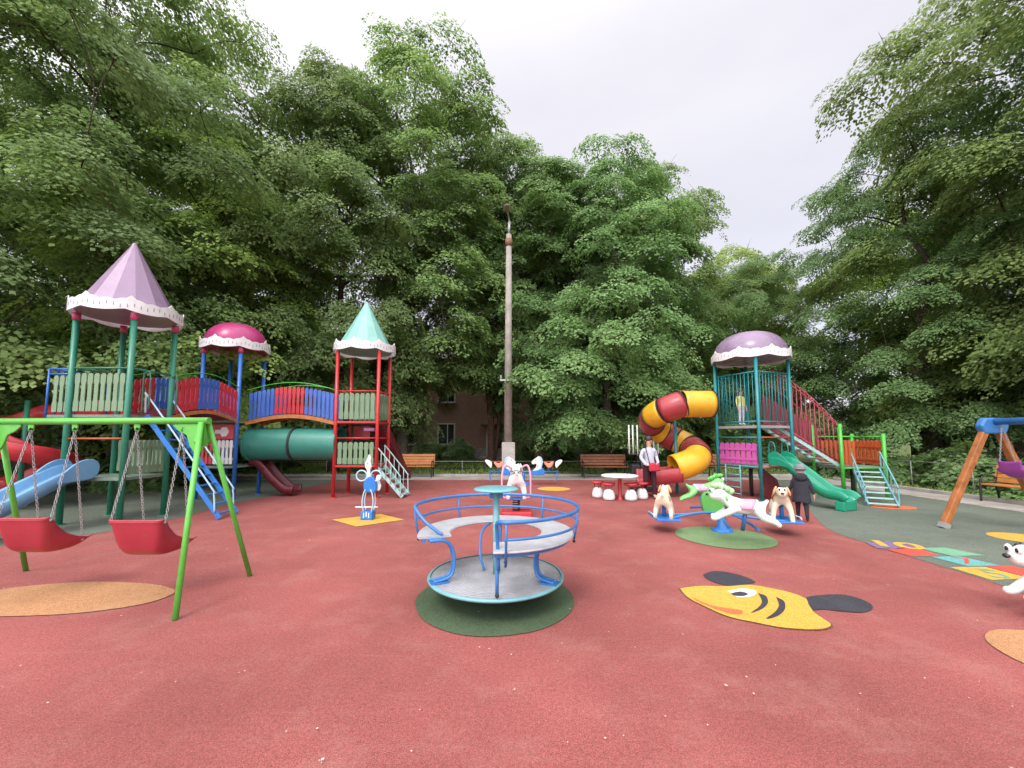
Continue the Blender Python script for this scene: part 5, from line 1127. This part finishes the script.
vs = [((a * math.cos(t) - 0.003) * 1.08, b * math.sin(t) * (1 + 0.03 * math.sin(5 * t)) * 1.08, z * 1.08 + 0.012 * math.sin(3 * t) * (z < 0.4)) for z, a, b in prof for t in np.linspace(0, 2 * PI, n + 1)[:-1]]
fs = [(i * n + q, i * n + (q + 1) % n, (i + 1) * n + (q + 1) % n, (i + 1) * n + q) for i in range(len(prof) - 1) for q in range(n)]
ct = ch(cp.add(vs, fs, True), 'coat', COATM); ct.modifiers.new('t', 'SOLIDIFY').thickness = 0.012; s2 = ct.modifiers.new('s', 'SUBSURF'); s2.levels = s2.render_levels = 1
hood = MB().ell((-0.075, 0, 0.80 * 1.08), (0.06, 0.11, 0.085)); ch(hood, 'hood', COATM)

kq = T(0.42, 0.62, ZD2 + 0.005); kq = T(0.16, 0.62, ZD2 + 0.005)
person('small child in a pale yellow vest standing behind the bars of the play tower', tuple(kq), R(-70), 1.02, cloth('pale_yellow_cloth', (0.66, 0.68, 0.26)), cloth('light_grey_trousers', (0.50, 0.54, 0.60)), mat('pale_shoe', (0.5, 0.45, 0.4), 0.6), headk=1.3, hair=mat('brown_hair', (0.10, 0.06, 0.035), 0.6))
WSH = cloth('white_striped_shirt', (0.50, 0.52, 0.60))
wq = G(650, 499)
wom, ch, J = person('woman in a white shirt and dark leggings carrying a red bag beside the tube slide', (wq.x, wq.y, 0), R(-75), 1.66, WSH, cloth('dark_leggings', (0.05, 0.018, 0.025)), mat('white_red_shoe', (0.62, 0.35, 0.32), 0.6), step=0.05, longhair=True, arms={'l': ((-0.01, .145, .66), (.10, .10, .585), (.135, .06, .57)), 'r': ((-0.01, .145, .66), (.09, .12, .56), (.125, .085, .54))})
bag = MB().box((0.23, 0.0, 0.86), (0.10, 0.30, 0.22)); o = bag.build('shoulder_bag', cloth('red_bag_cloth', (0.50, 0.04, 0.06)), None, bevel=0.04)
rot = Matrix.Rotation(R(-75), 4, 'Z'); o.matrix_world = Matrix.Translation((wq.x, wq.y, 0)) @ rot
tag(o, 'red bag held in front of the woman by the tube slide', 'bag')
stp = MB().tube(spline([(0.21, -0.12, 0.95), (0.10, -0.14, 1.30), (0.0, -0.09, 1.40), (-0.09, 0.02, 1.25), (0.0, 0.13, 1.05), (0.20, 0.12, 0.93)], 5), 0.012, 6).build('strap', HAIRD, None); stp.parent = o

# ------------------------------------------------------------------ trees
BARK = mat('bark', (0.085, 0.068, 0.052), 0.95, var=0.35, scale=4, bump=0.9, bscale=14, spec=0.1); BARKG = mat('grey_bark', (0.16, 0.14, 0.12), 0.95, var=0.3, scale=4, bump=0.8, bscale=14, spec=0.1); BARKR = mat('reddish_bark', (0.13, 0.07, 0.055), 0.95, var=0.3, scale=4, bump=0.8, bscale=14, spec=0.1)
def leaf_mat(n, dark, lite):
    m = bpy.data.materials.new(n); m.use_nodes = True; nt = m.node_tree; L = nt.links.new; b = nt.nodes['Principled BSDF']
    at = nd(nt, 'ShaderNodeAttribute', attribute_name='tint')
    r = nd(nt, 'ShaderNodeValToRGB'); e = r.color_ramp.elements; e[0].color = (*dark, 1); e[1].color = (*lite, 1); e[0].position = 0.05; e[1].position = 0.95
    L(at.outputs['Fac'], r.inputs['Fac'])
    oi = nd(nt, 'ShaderNodeObjectInfo'); h1 = nd(nt, 'ShaderNodeMapRange'); h1.inputs['To Min'].default_value = 0.488; h1.inputs['To Max'].default_value = 0.518; L(oi.outputs['Random'], h1.inputs['Value'])
    ml = nd(nt, 'ShaderNodeMath', operation='MULTIPLY'); ml.inputs[1].default_value = 7.31; L(oi.outputs['Random'], ml.inputs[0]); fr = nd(nt, 'ShaderNodeMath', operation='FRACT'); L(ml.outputs[0], fr.inputs[0])
    v1 = nd(nt, 'ShaderNodeMapRange'); v1.inputs['To Min'].default_value = 1.05; v1.inputs['To Max'].default_value = 1.5; L(fr.outputs[0], v1.inputs['Value'])
    sp = nd(nt, 'ShaderNodeHueSaturation'); sp.inputs['Saturation'].default_value = 0.88; L(h1.outputs['Result'], sp.inputs['Hue']); L(v1.outputs['Result'], sp.inputs['Value']); L(r.outputs['Color'], sp.inputs['Color']); r = sp
    L(r.outputs['Color'], b.inputs['Base Color'])
    b.inputs['Roughness'].default_value = 0.6; b.inputs['Specular IOR Level'].default_value = 0.2
    tr = nd(nt, 'ShaderNodeBsdfTranslucent'); hs = nd(nt, 'ShaderNodeHueSaturation'); hs.inputs['Value'].default_value = 1.6; hs.inputs['Saturation'].default_value = 1.1; hs.inputs['Hue'].default_value = 0.485
    L(r.outputs['Color'], hs.inputs['Color']); L(hs.outputs['Color'], tr.inputs['Color'])
    mx = nd(nt, 'ShaderNodeMixShader'); mx.inputs['Fac'].default_value = 0.38; L(b.outputs[0], mx.inputs[1]); L(tr.outputs[0], mx.inputs[2])
    L(mx.outputs[0], nt.nodes['Material Output'].inputs['Surface']); return m
LEAF = [leaf_mat('maple_leaf', (0.085, 0.150, 0.036), (0.225, 0.330, 0.085)), leaf_mat('linden_leaf', (0.078, 0.142, 0.042), (0.195, 0.300, 0.088)), leaf_mat('young_leaf', (0.120, 0.200, 0.038), (0.280, 0.390, 0.075)), leaf_mat('dark_leaf', (0.070, 0.125, 0.040), (0.165, 0.260, 0.080))]
def leaves_mesh(name, rg, cen, odir, nleaf, Ls, Ws, droop, size, mtl, thick=0.06):
    """leafy sprays: every spray is a drooping fan of separate leaves. cen (n,3), odir (n,3) horizontal outward directions"""
    n = len(cen); N = n * nleaf
    c = np.repeat(cen, nleaf, 0); o = np.repeat(odir, nleaf, 0); Lr = np.repeat(Ls, nleaf); Wr = np.repeat(Ws, nleaf); dr = np.repeat(droop, nleaf); st = np.repeat(rg.random(n), nleaf)
    s = np.stack([-o[:, 1], o[:, 0], np.zeros(N)], 1)
    a = rg.random(N) ** 0.8; b = (rg.random(N) * 2 - 1) * np.sqrt(np.clip(1 - (2 * a - 1) ** 2, 0, 1)) 
    p = c + o * (Lr * (a - 0.35))[:, None] + s * (Wr * b)[:, None]
    p[:, 2] += -dr * Lr * a ** 2.2 - 0.55 * Wr * b ** 2 + rg.normal(0, thick, N)
    # leaf axis: outward, drooping; normal: mostly up, tilted with the spray
    t = o + s * (b * 0.9 + rg.normal(0, 0.45, N))[:, None]; t[:, 2] += -0.35 - dr * a * 0.9 + rg.normal(0, 0.3, N); t /= np.linalg.norm(t, axis=1)[:, None]
    up = np.stack([rg.normal(0, 0.34, N), rg.normal(0, 0.34, N), np.full(N, 0.8)], 1) + o * (0.35 + 0.75 * a)[:, None]
    nn = up - t * (up * t).sum(1)[:, None]; nn /= np.linalg.norm(nn, axis=1)[:, None]; w = np.cross(nn, t)
    sz = size * (0.65 + 0.7 * rg.random(N)); hl = sz[:, None]; wd = (sz * 0.44)[:, None]
    v = np.empty((N, 4, 3)); v[:, 0] = p; v[:, 1] = p + t * hl * 0.42 + w * wd - nn * hl * 0.07; v[:, 2] = p + t * hl - nn * hl * 0.10; v[:, 3] = p + t * hl * 0.42 - w * wd - nn * hl * 0.07
    me = bpy.data.meshes.new(name); me.vertices.add(N * 4); me.vertices.foreach_set('co', v.astype(np.float32).ravel())
    me.loops.add(N * 4); me.loops.foreach_set('vertex_index', np.arange(N * 4, dtype=np.int32)); me.polygons.add(N); me.polygons.foreach_set('loop_start', np.arange(0, N * 4, 4, dtype=np.int32))
    at = me.attributes.new('tint', 'FLOAT', 'FACE'); tint = np.clip(0.55 * st + 0.45 * rg.random(N), 0, 1); at.data.foreach_set('value', tint.astype(np.float32))
    me.update(calc_edges=True); me.materials.append(mtl); return me
def unit(v): return v / np.linalg.norm(v, axis=1)[:, None]
def make_tree(name, seed, H, Rr, z0, r_trunk, leaf, bark, nclump=64, sprays=15, nleaf=82, size=0.12, shape=0.55, clump_r=1.25, lean=0.0, twin=False):
    """a trunk with limbs that reach for the clumps, and a crown of drooping leafy shelves"""
    rg = np.random.default_rng(seed); rnd = random.Random(seed)
    zc = z0 + (H - z0) * 0.47
    # clump centres through an uneven egg-shaped volume
    C = []; phs = rg.random(6) * 6.28
    tries = 0
    while len(C) < nclump and tries < 9000:
        tries += 1
        z = z0 + (H - z0) * rg.random() ** 1.15; t = (z - z0) / (H - z0)
        prof = math.sin(PI * min(1, max(0.0, t * (1 - 0.16) + 0.16)) ** (0.80 + shape * 0.3)) ** 0.62
        a = rg.random() * 6.28
        k = 1 + 0.20 * math.sin(2 * a + phs[0] + 3 * t) + 0.16 * math.sin(3 * a + phs[1] - 5 * t) + 0.10 * math.sin(5 * a + phs[2] + 9 * t)
        rr = Rr * prof * k * (0.34 + 0.66 * rg.random() ** 0.42)
        q = np.array([rr * math.cos(a), rr * math.sin(a), z])
        if all(np.linalg.norm((q - c) * (1, 1, 1.25)) > clump_r * 0.86 for c in C): C.append(q)
    C = np.array(C); n = len(C)
    trunkH = z0 + (H - z0) * 0.80
    bend = [(0.0, 0.0)] + [(rnd.uniform(-0.12, 0.12) * k + lean * k, rnd.uniform(-0.12, 0.12) * k) for k in range(1, 7)]
    tp = [V((bend[k][0], bend[k][1], trunkH * k / 6 - 0.1)) for k in range(7)]; tsp = spline(tp, 4)
    mb = MB(); rs = [r_trunk * (1.35 - 0.35 * min(1, i / 2.0) if i < 3 else 1) * (1 - 0.86 * (i / (len(tsp) - 1)) ** 1.1) for i in range(len(tsp))]; mb.tube(tsp, rs, 12)
    if twin: mb.tube(spline([V((0.1, 0.1, -0.1)), V((0.55, 0.3, 2.5)), V((0.9, 0.4, 6.0)), V((1.5, 0.2, H * 0.6))], 4), [r_trunk * 0.75 * (1 - 0.8 * i / 12) for i in range(13)], 10)
    # boughs: every clump hangs on the nearest wood already there, trunk first, so they fork outwards
    nodes = [(tsp[i], rs[i] * 0.55, tsp[i]) for i in range(len(tsp)) if tsp[i].z > z0 * 0.6]
    for c in sorted(C, key=lambda c: math.hypot(c[0], c[1]) + 0.15 * c[2]):
        e = V(c) - V((0, 0, 0.25)); best = min(nodes, key=lambda k: (k[0] - e).length + 0.9 * max(0.0, k[0].z - e.z + 0.2)); b, r0 = best[0], min(best[1], 0.07)
        d = (e - b).length; side = V((rnd.uniform(-1, 1), rnd.uniform(-1, 1), 0.3)) * 0.12 * d; m = b.lerp(e, 0.5) + side + V((0, 0, 0.08 * d))
        r1 = max(0.012, r0 * 0.55); pts = spline([b, m, e], 4); mb.tube(pts, [r0 + (r1 - r0) * j / 8 for j in range(9)], 6, caps=False); nodes.append((e, r1, e))
        for _ in range(3):
            q = e + V((rnd.uniform(-1, 1), rnd.uniform(-1, 1), rnd.uniform(-0.1, 0.8))) * clump_r * 0.8; mb.tube(spline([e, e.lerp(q, 0.5) + V((0, 0, 0.1)), q], 3), [0.012 - 0.0013 * j for j in range(7)], 5, caps=False)
    tk = mb.build('trunk', bark, None)
    # sprays round each clump: on its upper and outer side
    u = unit(rg.normal(size=(n * sprays, 3))); u[:, 2] = np.abs(u[:, 2]) * 0.95 - 0.25
    rad = clump_r * (0.30 + 0.52 * rg.random(n * sprays)); cc = np.repeat(C, sprays, 0)
    cen = cc + u * rad[:, None] * np.array([1.05, 1.05, 0.75])
    axis = cen.copy(); axis[:, 2] = 0; hor = u.copy(); hor[:, 2] = 0
    od = unit(unit(axis + 1e-6) * 0.8 + hor * 0.9 + rg.normal(0, 0.25, (n * sprays, 3)) * (1, 1, 0)); od[:, 2] = 0; od = unit(od)
    k = n * sprays; low = np.clip(1 - (cen[:, 2] - z0) / (H - z0), 0, 1)
    me = leaves_mesh('crown', rg, cen, od, nleaf, rg.uniform(0.75, 1.25, k), rg.uniform(0.42, 0.75, k), rg.uniform(0.40, 0.85, k) + 0.25 * low, size, leaf)
    cr = bpy.data.objects.new('crown', me); col.objects.link(cr)
    root = bpy.data.objects.new(name, None); col.objects.link(root); root.empty_display_size = 0.3
    tk.parent = root; cr.parent = root; return root
used = {}
def place(proto, label, x, y, yaw=0.0, s=1.0, sz=None, group='trees round the playground', z=-0.05):
    o = proto if id(proto) not in used else copy_tree(proto); used[id(proto)] = 1
    o.location = (x, y, z); o.rotation_euler = (0, 0, yaw); o.scale = (s, s, sz or s); tag(o, label, 'tree', group); return o
tA = make_tree('maple_tree', 11, 21.5, 5.6, 4.6, 0.30, LEAF[0], BARKG, nclump=135, size=0.115)
tB = make_tree('linden_tree', 23, 17.5, 5.2, 1.9, 0.24, LEAF[1], BARK, nclump=125, size=0.112, shape=0.2)
tC = make_tree('maple_tree', 37, 19.0, 6.2, 2.3, 0.28, LEAF[0], BARK, nclump=150, size=0.098, nleaf=100, shape=0.3)
tD = make_tree('linden_tree', 41, 20.0, 5.0, 4.8, 0.22, LEAF[1], BARKR, nclump=105, size=0.125, nleaf=76, twin=True)
tE = make_tree('young_maple_tree', 53, 15.0, 4.6, 1.6, 0.16, LEAF[2], BARK, nclump=90, size=0.115, shape=0.2)
tF = make_tree('elm_tree', 67, 21.0, 6.6, 2.0, 0.34, LEAF[3], BARK, nclump=160, size=0.098, nleaf=100, shape=0.2)
# the front row, from the side of the spiral chute to the lamp pole and on to the timber swing
place(tC, 'maple tree rising out of the frame behind the lilac cone roof', -16.0, 15.4, 0.4, 1.22)
place(tF, 'dark elm at the outer edge, overhanging the sky blue slide', -17.6, 11.6, 1.0, 1.0)
place(tE, 'bright green young maple hanging over the lilac cone roof', -12.6, 15.8, 2.2, 0.95)
place(tA, 'tall grey-barked maple behind the mint cone roof, tallest at the back', -5.6, 20.6, 0.0, 1.06)
place(tB, 'linden with low boughs behind the magenta dome', -8.7, 19.6, 0.8, 0.96, 1.20)
place(tD, 'twin-stemmed linden just beside the lamp pole', -1.2, 23.0, 0.3, 1.0)
place(tB, 'linden with drooping boughs over the brown bench by the mushroom table', 4.9, 20.0, 2.6, 0.97)
place(tD, 'slim reddish-barked linden between the lamp pole and the brown bench', 1.6, 22.2, 2.0, 0.9)
place(tA, 'maple behind the yellow and red tube slide', 7.6, 24.0, 2.4, 0.86)
place(tE, 'light green young maple seen beyond the mauve dome', 15.4, 27.5, 0.5, 1.0)
place(tC, 'large maple towering over the timber swing', 20.6, 13.6, 2.9, 1.15)
place(tF, 'dark elm with boughs over the low green platform', 18.3, 17.4, 3.6, 0.80)
place(tF, 'dark elm at the outer edge behind the purple swing seat', 20.5, 8.6, 5.2, 0.95)
place(tB, 'low linden in front of the houses, boughs down behind the see-saw', 2.6, 23.0, 1.1, 0.66, 0.95)
place(tB, 'small linden at the back above the caged stair', 14.6, 24.0, 4.4, 0.72)
# further back
place(tB, 'linden in the second row behind the spiral chute', -17.5, 25.0, 1.7, 1.1, group='trees in front of the houses')
place(tA, 'maple in the second row behind the first tower', -24.0, 18.0, 1.3, 0.9, group='trees in front of the houses')
place(tE, 'young maple in the second row beyond the caged stair', 22.5, 22.5, 2.9, 1.0, group='trees in front of the houses')
place(tC, 'maple in the second row behind the hedge', 26.0, 15.5, 0.9, 0.9, group='trees in front of the houses')

# ------------------------------------------------------------------ shrubs and hedge
def make_shrub(seed, w, d, h, nsp, nleaf, size, leaf):
    rg = np.random.default_rng(seed); u = unit(rg.normal(size=(nsp, 3))); u[:, 2] = np.abs(u[:, 2])
    k = (0.45 + 0.55 * rg.random(nsp) ** 0.5) * (1 + 0.15 * np.sin(u[:, 0] * 5 + seed) + 0.12 * np.sin(u[:, 1] * 7)); cen = u * np.array([w / 2, d / 2, h * 0.92]) * k[:, None]; cen[:, 2] += 0.05
    od = u.copy(); od[:, 2] = 0; od = unit(od + 1e-4)
    me = leaves_mesh('foliage', rg, cen, od, nleaf, rg.uniform(0.25, 0.5, nsp), rg.uniform(0.15, 0.3, nsp), rg.uniform(0.1, 0.6, nsp), size, leaf, thick=0.05)
    root = bpy.data.objects.new('shrub', None); col.objects.link(root); o = bpy.data.objects.new('foliage', me); col.objects.link(o); o.parent = root
    mb = MB(); rnd = random.Random(seed)
    for i in range(9):
        a = rnd.uniform(0, 6.28); r = rnd.uniform(0.3, 0.8); mb.tube(spline([V((0.05 * math.cos(a), 0.05 * math.sin(a), 0)), V((w * .2 * r * math.cos(a), d * .2 * r * math.sin(a), h * .45)), V((w * .42 * r * math.cos(a), d * .42 * r * math.sin(a), h * .8))], 3), [0.016 - 0.0018 * j for j in range(7)], 5)
    mb.build('stems', BARK, root); return root
sA = make_shrub(3, 2.2, 1.6, 1.25, 260, 40, 0.10, LEAF[3]); sB = make_shrub(8, 2.6, 1.7, 1.0, 280, 40, 0.10, LEAF[1])
def pshrub(proto, label, x, y, yaw, s, g='shrubs under the trees'):
    o = proto if id(proto) not in used else copy_tree(proto); used[id(proto)] = 1; o.location = (x, y, -0.05); o.rotation_euler = (0, 0, yaw); o.scale = (s, s, s); tag(o, label, 'shrub', g)
for i, (p, x, y, s, lb) in enumerate([(sA, -8.6, 24.5, 1.3, 'shrub behind the crawl tube'), (sB, -5.6, 27.5, 1.4, 'shrub under the white window, near the grey trunk'), (sA, -3.7, 26.8, 1.2, 'shrub beside the brick house door, on the side of the red tower'),
        (sB, 1.2, 27.2, 1.3, 'shrub just past the lamp pole'), (sA, 3.0, 28.0, 1.4, 'shrub behind the reddish slim trunk'), (sB, 6.2, 26.5, 1.4, 'shrub behind the brown bench by the mushroom table'),
        (sA, 9.6, 27.0, 1.5, 'shrub behind the woman and the tube slide'), (sB, 12.5, 22.0, 1.4, 'shrub behind the pink board of the play tower'), (sA, -13.4, 22.0, 1.5, 'shrub behind the magenta domed tower'),
        (sB, -12.2, 13.4, 1.3, 'shrub behind the red spiral chute'), (sA, -16.2, 9.6, 1.5, 'shrub at the outer side of the first tower')]):
    pshrub(p, lb, x, y, i * 1.3, s)
for i, (x, y, s, lb) in enumerate([(14.6, 17.8, 1.15, 'hedge shrub behind the caged stair'), (14.8, 15.6, 1.0, 'hedge shrub behind the orange boards'), (15.0, 13.4, 1.15, 'hedge shrub beyond the steps of the low platform'), (14.9, 11.3, 1.05, 'hedge shrub between the low platform and the timber swing'),
        (15.1, 9.3, 1.15, 'hedge shrub behind the orange swing leg'), (15.0, 7.2, 1.1, 'hedge shrub behind the purple swing seat')]):
    pshrub(sB if i % 2 else sA, lb, x, y, i * 2.1, s, 'hedge shrubs behind the two-rail fence')

# lawn grass along the path
rg = np.random.default_rng(9); N = 46000
side = rg.random(N) < 0.70
x = np.where(side, rg.uniform(-14, 14, N), rg.uniform(12.6, 20, N)); y = np.where(side, 17.1 + 9 * rg.random(N) ** 1.7, rg.uniform(3, 17, N))
h = 0.05 + 0.12 * rg.random(N) ** 2; a = rg.random(N) * 6.28; wd = 0.012 + 0.012 * rg.random(N); lx, ly = rg.normal(0, 0.05, N), rg.normal(0, 0.05, N)
keep = (np.sin(x * 1.3 + 0.7 * y) + np.sin(y * 1.9 - x * 0.6) + rg.normal(0, 0.8, N)) > -0.7
x, y, h, a, wd, lx, ly = (q[keep] for q in (x, y, h, a, wd, lx, ly)); N = len(x)
v = np.empty((N, 3, 3)); v[:, 0] = np.stack([x - wd * np.cos(a), y - wd * np.sin(a), np.full(N, -0.05)], 1); v[:, 1] = np.stack([x + wd * np.cos(a), y + wd * np.sin(a), np.full(N, -0.05)], 1); v[:, 2] = np.stack([x + lx, y + ly, -0.05 + h], 1)
me = bpy.data.meshes.new('grass'); me.vertices.add(N * 3); me.vertices.foreach_set('co', v.astype(np.float32).ravel()); me.loops.add(N * 3); me.loops.foreach_set('vertex_index', np.arange(N * 3, dtype=np.int32)); me.polygons.add(N); me.polygons.foreach_set('loop_start', np.arange(0, N * 3, 3, dtype=np.int32))
at = me.attributes.new('tint', 'FLOAT', 'FACE'); at.data.foreach_set('value', rg.random(N).astype(np.float32)); me.update(calc_edges=True)
tag(link_mesh('grass', me, LEAF[2]), kind='stuff')
